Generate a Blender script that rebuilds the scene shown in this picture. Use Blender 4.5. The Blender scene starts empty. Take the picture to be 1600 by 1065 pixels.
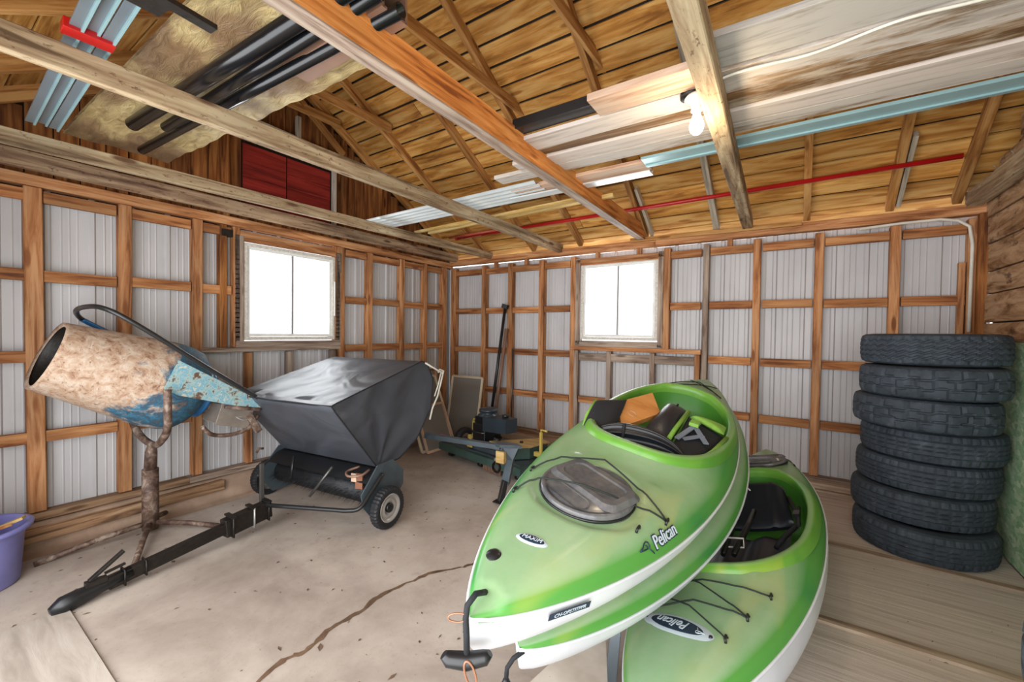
import bpy, bmesh, math, random
from mathutils import Vector, Matrix, Euler
random.seed(7)
sc = bpy.context.scene
COL = sc.collection
PI = math.pi

# ------------------------------------------------------------------ camera
CAM = Vector((4.6893, -5.1631, 1.4467))
YAW, PITCH, ROLL, FPX = -0.59007, -0.02077, 0.012906, 652.44
_f = Vector((math.sin(YAW)*math.cos(PITCH), math.cos(YAW)*math.cos(PITCH), math.sin(PITCH)))
_r = Vector((math.cos(YAW), -math.sin(YAW), 0))
_u = _r.cross(_f)
RT = _r*math.cos(ROLL) + _u*math.sin(ROLL)
UP = _u*math.cos(ROLL) - _r*math.sin(ROLL)
cd = bpy.data.cameras.new('camera'); cam = bpy.data.objects.new('camera', cd); COL.objects.link(cam)
m = Matrix((RT, UP, -_f)).transposed().to_4x4(); m.translation = CAM
cam.matrix_world = m
cd.sensor_fit = 'HORIZONTAL'; cd.sensor_width = 36.0; cd.lens = FPX/1600*36; cd.clip_start = 0.02; cd.clip_end = 200
sc.camera = cam

# ------------------------------------------------------------------ world, lights, exposure
sc.view_settings.view_transform = 'Standard'; sc.view_settings.look = 'None'
sc.view_settings.gamma = 1.0; sc.view_settings.use_curve_mapping = False
sc.view_settings.exposure = 0.10
W = bpy.data.worlds.new('overcast_sky'); sc.world = W; W.use_nodes = True
bg = W.node_tree.nodes['Background']; bg.inputs['Color'].default_value = (0.93, 0.97, 1.0, 1); bg.inputs['Strength'].default_value = 2.2

def area(name, loc, rot, sx, sy, power, color):
    l = bpy.data.lights.new(name, 'AREA'); l.shape = 'RECTANGLE'; l.size = sx; l.size_y = sy
    l.energy = power; l.color = color
    o = bpy.data.objects.new(name, l); COL.objects.link(o); o.location = loc; o.rotation_euler = rot
    return o
# added daylight fill, outside an assumed wide door opening behind the camera
area('front_opening_fill', (3.55, -5.60, 1.15), (PI/2, 0, 0), 4.8, 2.3, 150, (0.97, 0.98, 1.0))
# daylight in through the two windows
area('window_daylight_left', (-0.32, -2.61, 1.83), (PI/2, 0, -PI/2), 1.0, 0.95, 26, (0.93, 0.97, 1.0))
area('window_daylight_back', (2.82, 0.32, 1.86), (-PI/2, 0, 0), 1.0, 0.95, 26, (0.93, 0.97, 1.0))
pl = bpy.data.lights.new('bulb_light', 'POINT'); pl.energy = 11; pl.color = (1.0, 0.80, 0.55); pl.shadow_soft_size = 0.045
plo = bpy.data.objects.new('bulb_light', pl); COL.objects.link(plo); plo.location = (4.255, -2.823, 2.43)

# ------------------------------------------------------------------ materials
def lin(c):
    return tuple((x/12.92 if x <= 0.04045 else ((x+0.055)/1.055)**2.4) for x in c)
def hexc(h):
    return lin(tuple(int(h[i:i+2], 16)/255 for i in (0, 2, 4)))
class NT:
    def __init__(s, name):
        s.m = bpy.data.materials.new(name); s.m.use_nodes = True
        s.t = s.m.node_tree; s.b = s.t.nodes['Principled BSDF']
    def n(s, typ, **kw):
        x = s.t.nodes.new(typ)
        for k, v in kw.items():
            setattr(x, k, v)
        return x
    def l(s, a, b): s.t.links.new(a, b)
    def coords(s, scale=(1, 1, 1), rnd=True, rot=(0, 0, 0)):
        tc = s.n('ShaderNodeTexCoord'); mp = s.n('ShaderNodeMapping')
        mp.inputs['Scale'].default_value = scale; mp.inputs['Rotation'].default_value = rot
        if rnd:
            oi = s.n('ShaderNodeObjectInfo'); mu = s.n('ShaderNodeMath', operation='MULTIPLY'); mu.inputs[1].default_value = 37.0
            s.l(oi.outputs['Random'], mu.inputs[0])
            ad = s.n('ShaderNodeVectorMath', operation='ADD')
            s.l(tc.outputs['Object'], ad.inputs[0]); s.l(mu.outputs[0], ad.inputs[1]); s.l(ad.outputs[0], mp.inputs['Vector'])
        else:
            s.l(tc.outputs['Object'], mp.inputs['Vector'])
        return mp.outputs[0]
    def noise(s, vec, scale, detail=5, rough=0.55, dist=0.0):
        x = s.n('ShaderNodeTexNoise'); x.inputs['Scale'].default_value = scale; x.inputs['Detail'].default_value = detail
        x.inputs['Roughness'].default_value = rough; x.inputs['Distortion'].default_value = dist
        s.l(vec, x.inputs['Vector']); return x.outputs['Fac']
    def ramp(s, fac, stops, interp='LINEAR'):
        x = s.n('ShaderNodeValToRGB'); cr = x.color_ramp; cr.interpolation = interp
        while len(cr.elements) < len(stops): cr.elements.new(0.5)
        for e, (p, c) in zip(cr.elements, stops):
            e.position = p; e.color = (*c, 1) if len(c) == 3 else c
        s.l(fac, x.inputs['Fac']); return x.outputs['Color']
    def mix(s, fac, a, b, mode='MIX'):
        x = s.n('ShaderNodeMix', data_type='RGBA', blend_type=mode)
        if isinstance(fac, (int, float)): x.inputs[0].default_value = fac
        else: s.l(fac, x.inputs[0])
        for v, i in ((a, 6), (b, 7)):
            if isinstance(v, tuple): x.inputs[i].default_value = (*v, 1)
            else: s.l(v, x.inputs[i])
        return x.outputs[2]
    def bump(s, h, strength=0.3, dist=0.01):
        x = s.n('ShaderNodeBump'); x.inputs['Strength'].default_value = strength; x.inputs['Distance'].default_value = dist
        s.l(h, x.inputs['Height']); s.l(x.outputs[0], s.b.inputs['Normal'])
    def col(s, c):
        if isinstance(c, tuple): s.b.inputs['Base Color'].default_value = (*c, 1)
        else: s.l(c, s.b.inputs['Base Color'])
    def set(s, rough=0.6, metal=0.0, spec=0.5, **kw):
        s.b.inputs['Roughness'].default_value = rough; s.b.inputs['Metallic'].default_value = metal
        s.b.inputs['Specular IOR Level'].default_value = spec
        for k, v in kw.items(): s.b.inputs[k].default_value = v
        return s.m
BW = (0, 0, 0), (1, 1, 1)
def wood(name, dark, mid, light, knots=True, grain=1.0, rough=0.75, var=0.35, spots=None):
    a = NT(name)
    v = a.coords((1.0, 13*grain, 13*grain))
    g = a.noise(v, 1.6, 7, 0.62, 0.6)
    c = a.ramp(g, [(0.34, hexc(dark)), (0.47, hexc(mid)), (0.62, hexc(light))])
    v2 = a.coords((0.9, 1.6, 1.6))
    big = a.noise(v2, 1.5, 2)
    tone = a.ramp(big, [(0.3, (1-var,)*3), (0.7, (1.0+var*0.25,)*3)])
    c = a.mix(1.0, c, tone, 'MULTIPLY')
    oi = a.n('ShaderNodeObjectInfo')
    ov = a.ramp(oi.outputs['Random'], [(0, (1-var*0.7, 1-var*0.75, 1-var*0.8)), (1, (1.06, 1.05, 1.02))])
    c = a.mix(1.0, c, ov, 'MULTIPLY')
    if knots:
        v3 = a.coords((2.2, 9, 9))
        vo = a.n('ShaderNodeTexVoronoi'); vo.inputs['Scale'].default_value = 1.0; vo.inputs['Randomness'].default_value = 1.0
        a.l(v3, vo.inputs['Vector'])
        k = a.ramp(vo.outputs['Distance'], [(0.0, (1,)*3), (0.12, (0.9,)*3), (0.2, (0,)*3)])
        c = a.mix(k, c, hexc(dark if not spots else spots))
    if spots:
        v4 = a.coords((7, 14, 14)); sp = a.noise(v4, 2.6, 5, 0.75)
        k = a.ramp(sp, [(0.58, (0,)*3), (0.66, (0.85,)*3)])
        c = a.mix(k, c, hexc(spots))
    a.col(c); a.bump(g, 0.6, 0.005)
    return a.set(rough, spec=0.3)
M = {}
M['stud'] = wood('stud_wood', '84502e', 'bd8052', 'd8a476')
M['stud_grey'] = wood('grey_stud_wood', '6f5c4e', 'a18b7c', 'bfae9e')
M['girt'] = wood('girt_wood', '7a482b', 'b47546', 'd19a68', var=0.45)
M['joist'] = wood('joist_wood', '6a5540', 'a68d6e', 'cbb998', spots='5a3c28')
M['joist_pink'] = wood('pink_joist_wood', '5d4234', 'a08268', 'c9ae8e', spots='4c3226')
M['joist_orange'] = wood('orange_joist_wood', '8a4a20', 'cf8240', 'e6a05c')
M['roof'] = wood('roof_board_wood', '9a6429', 'cc9145', 'e2b46c', grain=0.7, var=0.3)
M['rafter'] = wood('rafter_wood', '85562a', 'b98246', 'd6a668', var=0.3)
M['rafter_pale'] = wood('pale_rafter_wood', '8a8070', 'b5ab98', 'd2cab8')
M['gable'] = wood('gable_board_wood', '5a3219', '8f5629', 'b47a44', var=0.45)
M['curb_wood'] = wood('sill_wood', '5c4331', '957255', 'b89878')
M['fresh'] = wood('fresh_batten_wood', 'a8803c', 'd9b468', 'efd392', knots=False)
M['peach'] = wood('peach_board_wood', 'b98e74', 'd9b69c', 'e8cdb6', knots=False)
M['ply'] = wood('floor_plywood', 'b0a297', 'c0b3a9', 'cabfb6', knots=False, grain=1.9, var=0.08)
M['sheet'] = wood('grey_sheet_board', '93887e', 'a69b91', 'b2a89e', knots=False, grain=.5, var=.08)
M['ply_edge'] = wood('floor_batten_wood', '846e5c', 'ab9583', 'c9b6a2', knots=False)
M['tan_ply'] = wood('tan_plywood', 'a8854c', 'c9a86c', 'd9bc84', knots=False)
M['screen_wood'] = wood('screen_frame_wood', 'c4b294', 'dccdb2', 'e8dec8', knots=False, var=.1)
M['cardboard'] = wood('orange_cardboard', 'b8783c', 'cf8e4e', 'd99a5c', knots=False, grain=0.3, var=0.1)
M['door_red'] = wood('red_painted_wood', '5e1712', '86241d', '9a3027', knots=False, var=0.2)

def painted(name, paint, worn, lo=0.52, hi=0.62, tint='8a8a86'):
    a = NT(name)
    v = a.coords((0.8, 11, 11)); g = a.noise(v, 1.6, 8, 0.65, 0.5)
    v2 = a.coords((0.7, 3.5, 3.5)); n2 = a.noise(v2, 1.8, 6, 0.7)
    k = a.ramp(n2, [(lo, (0,)*3), (hi, (1,)*3)])
    base = a.ramp(g, [(0.3, hexc(tint)), (0.5, hexc(paint)), (0.8, hexc(paint))])
    wc = a.ramp(g, [(0.35, tuple(x*0.45 for x in hexc(worn))), (0.55, hexc(worn)), (0.75, hexc(paint))])
    a.col(a.mix(k, base, wc)); a.bump(g, 0.4, 0.004)
    return a.set(0.7, spec=0.3)
M['white_board'] = painted('whitewashed_board', 'c3bab0', '947654', 0.52, 0.64, '8f877e')
M['grey_board'] = painted('grey_painted_board', 'b0aba4', '86775f', 0.56, 0.68, '7c7974')
M['worn_board'] = painted('worn_brown_board', 'b5a692', '7d5c3a', 0.40, 0.52, '8a7459')
M['pink_board'] = painted('pale_pink_board', 'cbbfb5', 'ab937c', 0.56, 0.70, '9b8f86')
M['log'] = None
a = NT('rough_sawn_plank'); v = a.coords((1.0, 5, 9)); g = a.noise(v, 2.0, 8, 0.7, 0.8)
v2 = a.coords((2, 4, 4)); n2 = a.noise(v2, 2.5, 6, 0.7)
c = a.ramp(g, [(0.3, hexc('4a3020')), (0.42, hexc('8f6b4a')), (0.55, hexc('b89674')), (0.75, hexc('cdb392'))])
c = a.mix(a.ramp(n2, [(0.56, (0,)*3), (0.66, (0.8,)*3)]), c, hexc('4a2f1f')); a.col(c); a.bump(g, 0.7, 0.012)
M['log'] = a.set(0.85, spec=0.2)
# green painted strand board
a = NT('green_strand_board'); v = a.coords((1, 1, 1), rnd=False)
v3 = a.coords((1, 2.0, 1.0), rnd=False)
vo = a.n('ShaderNodeTexVoronoi'); vo.inputs['Scale'].default_value = 22; a.l(v3, vo.inputs['Vector'])
nz = a.noise(v, 60, 4, 0.7)
c = a.ramp(vo.outputs['Color'], [(0.1, hexc('7fa87c')), (0.5, hexc('a0c095')), (0.9, hexc('c8d6b2'))])
c = a.mix(a.ramp(nz, [(0.56, (0,)*3), (0.7, (0.8,)*3)]), c, hexc('c2cdaa')); a.col(c); a.bump(vo.outputs['Distance'], 0.35, 0.004)
M['osb'] = a.set(0.7)
# steel cladding
def steel(name, base, dirt, rough=0.42, metal=0.0, streak=0.62):
    a = NT(name); v = a.coords((2, 2, 0.8), rnd=False); n1 = a.noise(v, 2, 3, 0.5)
    v2 = a.coords((3, 3, 3), rnd=False); n2 = a.noise(v2, 9, 6, 0.75)
    c = a.ramp(n1, [(0.3, tuple(x*0.88 for x in hexc(base))), (0.6, hexc(base))])
    c = a.mix(a.ramp(n2, [(streak, (0,)*3), (streak+0.08, (0.75,)*3)]), c, hexc(dirt)); a.col(c)
    return a.set(rough, metal)
M['clad'] = steel('white_steel_cladding', 'c3c1c2', '77726e', streak=0.66)
M['galv'] = steel('galvanised_steel', '7f8b93', '6c7476', 0.35, 0.5, 0.7)
M['flash'] = steel('white_metal_flashing', 'dfe6e6', '9aa4a4', 0.3, 0.2, 0.72)
M['flash_blue'] = steel('blue_grey_flashing', '8fb0b4', '6c8a8e', 0.35, 0.2, 0.72)
# concrete
def concrete(name, c1, c2, c3, sc1=1.2):
    a = NT(name); v = a.coords((1, 1, 1), rnd=False)
    n1 = a.noise(v, sc1, 6, 0.6, 0.3); n2 = a.noise(v, 55, 4, 0.7); n3 = a.noise(v, 9, 5, 0.65)
    c = a.ramp(n1, [(0.3, hexc(c1)), (0.55, hexc(c2)), (0.75, hexc(c3))])
    c = a.mix(a.ramp(n2, [(0.60, (0,)*3), (0.74, (0.45,)*3)]), c, tuple(x*0.5 for x in hexc(c1)))
    c = a.mix(a.ramp(n3, [(0.56, (0,)*3), (0.72, (0.4,)*3)]), c, hexc(c1)); a.col(c)
    h = a.mix(0.5, a.ramp(n2, [(0, (0,)*3), (1, (1,)*3)]), a.ramp(n3, [(0, (0,)*3), (1, (1,)*3)])); a.bump(h, 0.25, 0.004)
    return a.set(0.85, spec=0.25)
M['floor'] = concrete('worn_concrete', '8e8075', 'b3a69a', 'c4bab0')
M['curb'] = concrete('rough_curb_concrete', '8a7260', 'a98f7a', 'bba591', 2.5)
M['crack'] = concrete('crack_dirt', '4c3a2c', '6b5340', '806650', 9)
def plain(name, h, rough=0.5, metal=0.0, spec=0.5, bumpy=0.0, bs=40, var=0.12, **kw):
    a = NT(name); v = a.coords((1, 1, 1)); n = a.noise(v, bs if bumpy else 6, 4, 0.6)
    c = hexc(h)
    a.col(a.ramp(n, [(0.3, tuple(x*(1-var) for x in c)), (0.7, tuple(min(1, x*(1+var)) for x in c))]))
    if bumpy: a.bump(n, bumpy, 0.004)
    return a.set(rough, metal, spec, **kw)
M['black'] = plain('black_plastic', '17181a', 0.35)
M['black_pipe'] = plain('black_pipe_plastic', '101114', 0.22)
M['rubber'] = plain('black_rubber', '1c1d20', 0.6, bumpy=0.4)
M['iron'] = plain('black_oily_steel', '241f1b', 0.45, 0.3, bumpy=0.5, var=0.4)
M['tube_black'] = plain('black_painted_tube', '2b2b2c', 0.3, 0.3)
M['tube_grey'] = plain('grey_steel_tube', '5b5a58', 0.3, 0.6)
M['mower_green'] = plain('dark_green_painted_steel', '3f5650', 0.4, 0.1, var=0.25)
M['mower_grey'] = plain('slate_painted_steel', '4a545a', 0.35, 0.2, var=0.25)
M['yellow'] = plain('yellow_paint', 'cdb45a', 0.5)
M['silver'] = plain('silver_paint', 'a9a5a0', 0.35, 0.4)
M['red'] = plain('red_paint', 'b01414', 0.35)
M['blue'] = plain('blue_paint', '1d5f94', 0.35)
M['tub'] = plain('lavender_plastic', '7f7fbd', 0.4)
M['white'] = plain('white_paint', 'e8e8e4', 0.5)
M['sash'] = plain('white_sash_paint', 'd2cdc4', 0.6, bumpy=0.3, var=0.2)
M['muntin'] = plain('grey_muntin_paint', '9c9b99', 0.5)
M['motor'] = plain('dull_motor_metal', '8c8177', 0.35, 0.3, var=.25)
M['engine'] = plain('blue_black_engine_paint', '303a42', 0.3, 0.1, var=.15)
M['porcelain'] = plain('white_porcelain', 'e6e2da', 0.25)
M['rope'] = plain('pale_rope', 'cfcbbf', 0.8)
M['wire'] = plain('white_cable', 'd6d2c4', 0.5)
M['copper'] = plain('rusty_steel', '9a6a52', 0.4, 0.5)
M['dark_cord'] = plain('dark_bungee_cord', '16201c', 0.7)
M['pad'] = plain('black_seat_foam', '1a1d24', 0.38, bumpy=0.1)
M['bag'] = plain('black_bag_skin', '24252b', 0.4, bumpy=0.2)
M['cloth_black'] = plain('black_fabric', '15161b', 0.8, bumpy=0.5)
M['cloth_green'] = plain('lime_fabric', '7ba843', 0.7, bumpy=0.3)
M['strap'] = plain('grey_webbing', '6b7280', 0.7)
M['hull'] = steel('white_kayak_hull', 'd2d3d8', '8a8a90', 0.35, 0.0, 0.68)
M['pink'] = plain('magenta_plastic', 'c04fa8', 0.5)
M['brown_metal'] = plain('brown_downspout', '8a6a58', 0.45, 0.1)
M['roofing'] = plain('dark_roof_skin', '231a12', 0.8)
M['logo_dark'] = plain('navy_print', '14263a', 0.5, var=0.02)
M['logo_light'] = plain('silver_print', 'b9c4cc', 0.4, var=0.02)
M['insul'] = None
a = NT('crinkled_foil_sheet'); v = a.coords((2, 6, 6)); n = a.noise(v, 3, 7, 0.7, 1.2); n2 = a.noise(a.coords((0.8, 1, 1)), 1.6, 2)
c = a.ramp(n, [(0.3, hexc('86704a')), (0.55, hexc('c2ab78')), (0.75, hexc('dccc9c'))])
c = a.mix(a.ramp(n2, [(0.5, (0,)*3), (0.58, (0.7,)*3)]), c, hexc('6e4a38')); a.col(c); a.bump(n, 0.9, 0.02)
M['insul'] = a.set(0.4)
# rusty blue drum
a = NT('cement_crusted_blue_drum'); v = a.coords((1, 1, 1), rnd=False)
n1 = a.noise(v, 3.2, 8, 0.65, 0.3); n2 = a.noise(v, 16, 7, 0.75, 0.6); n3 = a.noise(v, 42, 4, 0.7)
c = a.ramp(n2, [(0.34, hexc('76503a')), (0.45, hexc('ab8c73')), (0.62, hexc('c2b09e'))])
tc = a.n('ShaderNodeTexCoord'); sx = a.n('ShaderNodeSeparateXYZ'); a.l(tc.outputs['Object'], sx.inputs[0])
ad = a.n('ShaderNodeMath', operation='MULTIPLY_ADD'); ad.inputs[1].default_value = 0.62; a.l(sx.outputs['Z'], ad.inputs[0]); a.l(n1, ad.inputs[2])
bl = a.ramp(n2, [(0.35, hexc('6e5a50')), (0.46, hexc('264a5e')), (0.62, hexc('386f88'))])
c = a.mix(a.ramp(ad.outputs[0], [(0.80, (0,)*3), (0.88, (1,)*3)]), c, bl)
c = a.mix(a.ramp(n3, [(0.60, (0,)*3), (0.68, (0.8,)*3)]), c, hexc('5d3a26')); a.col(c); a.bump(n2, 0.5, 0.01)
M['drum'] = a.set(0.7)
a = NT('flaking_blue_paint'); v = a.coords((1, 1, 1), rnd=False); n2 = a.noise(v, 14, 7, 0.7, 0.5); n3 = a.noise(v, 5, 4)
c = a.ramp(n2, [(0.40, hexc('5c4234')), (0.47, hexc('9db0aa')), (0.56, hexc('5b97ad')), (0.64, hexc('bdbba8'))]); a.col(c); a.bump(n2, 0.4, 0.005)
M['blue_flake'] = a.set(0.55)
a = NT('rust_and_cement_steel'); v = a.coords((1, 1, 1), rnd=False); n2 = a.noise(v, 12, 7, 0.7, 0.5)
c = a.ramp(n2, [(0.38, hexc('3e2c24')), (0.52, hexc('6a5346')), (0.66, hexc('a39486'))]); a.col(c); a.bump(n2, 0.5, 0.006)
M['rust'] = a.set(0.6, 0.1)
# sweeper cover fabric
a = NT('grey_vinyl_cover'); v = a.coords((1, 1, 1), rnd=False); n = a.noise(v, 2.2, 2, 0.4, 1.2)
a.col(a.ramp(n, [(0.3, hexc('3c3f45')), (0.7, hexc('4c5057'))])); a.bump(n, 0.45, 0.06)
M['vinyl'] = a.set(0.42)
# kayak plastics
def kayak_mat(name, g1, g2, y, haze):
    a = NT(name); v = a.coords((3.0, 0.8, 1), rnd=False, rot=(0, 0, 0.6)); n = a.noise(v, 1.8, 2, 0.4, 0.5)
    c = a.ramp(n, [(0.30, hexc(g1)), (0.46, hexc(g2)), (0.60, hexc(g2)), (0.72, hexc(y))])
    v2 = a.coords((1, 1, 1), rnd=False); n2 = a.noise(v2, 3, 6, 0.7); n3 = a.noise(v2, 60, 3, 0.6)
    # pale hazy sheen, painted into the colour of the upward facing skin
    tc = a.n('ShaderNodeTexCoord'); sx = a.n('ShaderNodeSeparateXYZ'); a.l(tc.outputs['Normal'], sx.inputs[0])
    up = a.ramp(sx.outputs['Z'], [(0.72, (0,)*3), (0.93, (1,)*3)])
    sheen = a.ramp(n2, [(0.30, (haze*.55,)*3), (0.70, (haze,)*3)])
    k = a.mix(1.0, up, sheen, 'MULTIPLY')
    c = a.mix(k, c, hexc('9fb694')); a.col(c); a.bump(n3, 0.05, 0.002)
    return a.set(0.33, spec=0.45)
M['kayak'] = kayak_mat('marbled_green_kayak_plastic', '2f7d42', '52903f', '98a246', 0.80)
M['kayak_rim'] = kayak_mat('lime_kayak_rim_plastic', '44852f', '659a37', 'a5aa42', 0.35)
M['kayak_in'] = plain('green_kayak_inside', '43812b', 0.4)
# hatch
a = NT('scuffed_black_hatch'); v = a.coords((1, 1, 1), rnd=False); n = a.noise(v, 14, 6, 0.7)
a.col(a.ramp(n, [(0.4, hexc('515256')), (0.62, hexc('666463'))])); M['hatch'] = a.set(0.22)
# screen mesh and glass
def glassy(name, c, alpha, rough=0.05):
    a = NT(name); t = a.t; tr = a.n('ShaderNodeBsdfTransparent'); mx = a.n('ShaderNodeMixShader'); mx.inputs[0].default_value = alpha
    a.b.inputs['Base Color'].default_value = (*hexc(c), 1); a.b.inputs['Roughness'].default_value = rough
    a.l(tr.outputs[0], mx.inputs[1]); a.l(a.b.outputs[0], mx.inputs[2]); a.l(mx.outputs[0], t.nodes['Material Output'].inputs['Surface'])
    return a.m
M['glass'] = glassy('window_glass', 'e8eeee', 0.10)
M['mesh'] = glassy('grey_insect_mesh', '8c8a82', 0.66, 0.6)
a = NT('lit_bulb'); a.b.inputs['Emission Color'].default_value = (1, 0.86, 0.62, 1); a.b.inputs['Emission Strength'].default_value = 14; M['bulb'] = a.m
# splattered board
a = NT('paint_splattered_board'); v = a.coords((1, 1, 1)); n = a.noise(v, 14, 6, 0.8); n2 = a.noise(v, 5, 3)
a.col(a.mix(a.ramp(n, [(0.66, (0,)*3), (0.7, (1,)*3)]), a.ramp(n2, [(0.3, hexc('a89a8c')), (0.7, hexc('cabfb2'))]), hexc('2b2522'))); M['splat'] = a.set(0.7)

# ------------------------------------------------------------------ mesh helpers
class MB:
    """collects geometry in WORLD coordinates (or in the local frame when parent is given with local=True)"""
    def __init__(s): s.v = []; s.f = []; s.sm = []
    def add(s, verts, faces, smooth=False):
        o = len(s.v); s.v += [tuple(p) for p in verts]; s.f += [tuple(i+o for i in f) for f in faces]; s.sm += [smooth]*len(faces); return s
    def box(s, c, d, R=None):
        c = Vector(c); hx, hy, hz = d[0]/2, d[1]/2, d[2]/2
        e = min(hx, hy, hz)*0.12; e = min(e, 0.006)
        bm = bmesh.new(); bmesh.ops.create_cube(bm, size=1)
        for v in bm.verts: v.co = Vector((v.co.x*2*hx, v.co.y*2*hy, v.co.z*2*hz))
        if e > 0.0004: bmesh.ops.bevel(bm, geom=list(bm.edges), offset=e, segments=1, affect='EDGES')
        bm.verts.index_update()
        R = R or Matrix.Identity(3)
        s.add([c + R @ v.co for v in bm.verts], [[v.index for v in f.verts] for f in bm.faces]); bm.free(); return s
    def tube(s, pts, r, n=10, closed=False, cap=True):
        pts = [Vector(p) for p in pts]; N = len(pts)
        rs = r if isinstance(r, (list, tuple)) else [r]*N
        V = []; F = []; prev = None
        for i, p in enumerate(pts):
            if closed: t = pts[(i+1) % N] - pts[i-1]
            else: t = pts[min(i+1, N-1)] - pts[max(i-1, 0)]
            t.normalize()
            if prev is None:
                a0 = Vector((0, 0, 1)) if abs(t.z) < 0.9 else Vector((1, 0, 0)); nrm = t.cross(a0).normalized()
            else:
                nrm = (prev - t*prev.dot(t)).normalized()
            prev = nrm; b = t.cross(nrm)
            for k in range(n):
                an = 2*PI*k/n; V.append(p + (nrm*math.cos(an) + b*math.sin(an))*rs[i])
        for i in range(N if closed else N-1):
            j = (i+1) % N
            for k in range(n): F.append((i*n+k, i*n+(k+1) % n, j*n+(k+1) % n, j*n+k))
        s.add(V, F, True)
        if cap and not closed:
            o = len(s.v) - len(V)
            s.f.append(tuple(o+k for k in range(n))[::-1]); s.sm.append(False)
            s.f.append(tuple(o+(N-1)*n+k for k in range(n))); s.sm.append(False)
        return s
    def lathe(s, prof, origin=(0, 0, 0), axis=(0, 0, 1), n=32, closed=False):
        ax = Vector(axis).normalized(); q = Vector((0, 0, 1)).rotation_difference(ax).to_matrix(); o = Vector(origin)
        V = []; F = []; P = len(prof)
        for r, z in prof:
            for k in range(n):
                an = 2*PI*k/n; V.append(o + q @ Vector((r*math.cos(an), r*math.sin(an), z)))
        for i in range(P if closed else P-1):
            j = (i+1) % P
            for k in range(n): F.append((i*n+k, i*n+(k+1) % n, j*n+(k+1) % n, j*n+k))
        return s.add(V, F, True)
    def disc(s, r, origin, axis=(0, 0, 1), n=32):
        ax = Vector(axis).normalized(); q = Vector((0, 0, 1)).rotation_difference(ax).to_matrix(); o = Vector(origin)
        return s.add([o + q @ Vector((r*math.cos(2*PI*k/n), r*math.sin(2*PI*k/n), 0)) for k in range(n)], [tuple(range(n))])
    def cyl(s, a, b, r, n=20, r2=None):
        return s.tube([a, b], [r, r if r2 is None else r2], n)
    def prism(s, pts, off):
        """extrude a planar polygon by vector off"""
        n = len(pts); off = Vector(off); P = [Vector(p) for p in pts]
        return s.add(P + [p+off for p in P], [tuple(range(n))[::-1], tuple(range(n, 2*n))] + [(i, (i+1) % n, n+(i+1) % n, n+i) for i in range(n)])
    def grid(s, fn, nu, nv, smooth=True, skip=None):
        V = [fn(i/nu, j/nv) for j in range(nv+1) for i in range(nu+1)]; F = []
        for j in range(nv):
            for i in range(nu):
                if skip and skip((i+.5)/nu, (j+.5)/nv): continue
                q = j*(nu+1)+i; F.append((q, q+1, q+nu+2, q+nu+1))
        return s.add(V, F, smooth)
    def build(s, name, mat, parent=None, local=False):
        me = bpy.data.meshes.new(name)
        V = s.v
        if parent is not None and not local:
            inv = parent.matrix_world.inverted(); V = [inv @ Vector(p) for p in V]
        me.from_pydata(V, [], s.f); me.polygons.foreach_set('use_smooth', s.sm); me.update()
        bm = bmesh.new(); bm.from_mesh(me); bmesh.ops.recalc_face_normals(bm, faces=bm.faces); bm.to_mesh(me); bm.free()
        me.materials.append(mat); o = bpy.data.objects.new(name, me); COL.objects.link(o)
        if parent is not None: o.parent = parent
        return o
def thing(name, label=None, cat=None, loc=(0, 0, 0), group=None, kind=None, mat4=None):
    o = bpy.data.objects.new(name, None); COL.objects.link(o); o.empty_display_size = 0.1
    if mat4 is not None: o.matrix_world = mat4
    else: o.location = loc; o.matrix_world = Matrix.Translation(loc)
    tag(o, label, cat, group, kind); return o
def tag(o, label=None, cat=None, group=None, kind=None):
    if label: o['label'] = label
    if cat: o['category'] = cat
    if group: o['group'] = group
    if kind: o['kind'] = kind
    return o
_bc = {}
def board(name, A, B, w, t, mat, parent=None, side=None, jitter=0.0):
    """plank from A to B (centre line); w is its size along `side` (default horizontal across), t the other way. Mesh shared by size."""
    A = Vector(A); B = Vector(B); X = (B-A); L = X.length; X.normalize()
    if side is None:
        side = Vector((0, 0, 1)).cross(X)
        if side.length < 1e-3: side = Vector((1, 0, 0))
    Y = Vector(side); Y = (Y - X*Y.dot(X)).normalized(); Z = X.cross(Y)
    key = (round(L, 3), round(w, 4), round(t, 4), mat.name)
    if key not in _bc:
        mb = MB(); mb.box((0, 0, 0), (L, w, t)); me_o = mb.build(name, mat); me = me_o.data; bpy.data.objects.remove(me_o); _bc[key] = me
    o = bpy.data.objects.new(name, _bc[key]); COL.objects.link(o)
    mt = Matrix((X, Y, Z)).transposed().to_4x4(); mt.translation = (A+B)/2
    if parent is not None:
        o.parent = parent; o.matrix_local = parent.matrix_world.inverted() @ mt
    else: o.matrix_world = mt
    return o
def text_mesh(name, body, size, mat, parent, mat4, extrude=0.0008, offset=0.0, shear=0.25, scale_x=1.0):
    cu = bpy.data.curves.new(name, 'FONT'); cu.body = body; cu.size = size; cu.extrude = extrude; cu.offset = offset; cu.shear = shear
    cu.align_x = 'CENTER'; cu.align_y = 'CENTER'; cu.resolution_u = 3
    tmp = bpy.data.objects.new(name, cu); COL.objects.link(tmp)
    dg = bpy.context.evaluated_depsgraph_get(); me = bpy.data.meshes.new_from_object(tmp.evaluated_get(dg))
    bpy.data.objects.remove(tmp); me.materials.clear(); me.materials.append(mat)
    for v in me.vertices: v.co.x *= scale_x
    o = bpy.data.objects.new(name, me); COL.objects.link(o); o.parent = parent; o.matrix_local = mat4; return o

# ================================================================== THE SETTING
FZ = -0.22          # concrete floor
PZ = -0.05          # raised plywood platform on the right
RX = 6.03           # right wall
FY = -5.35          # front wall (unseen, behind the camera; door opening assumed for daylight)
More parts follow.
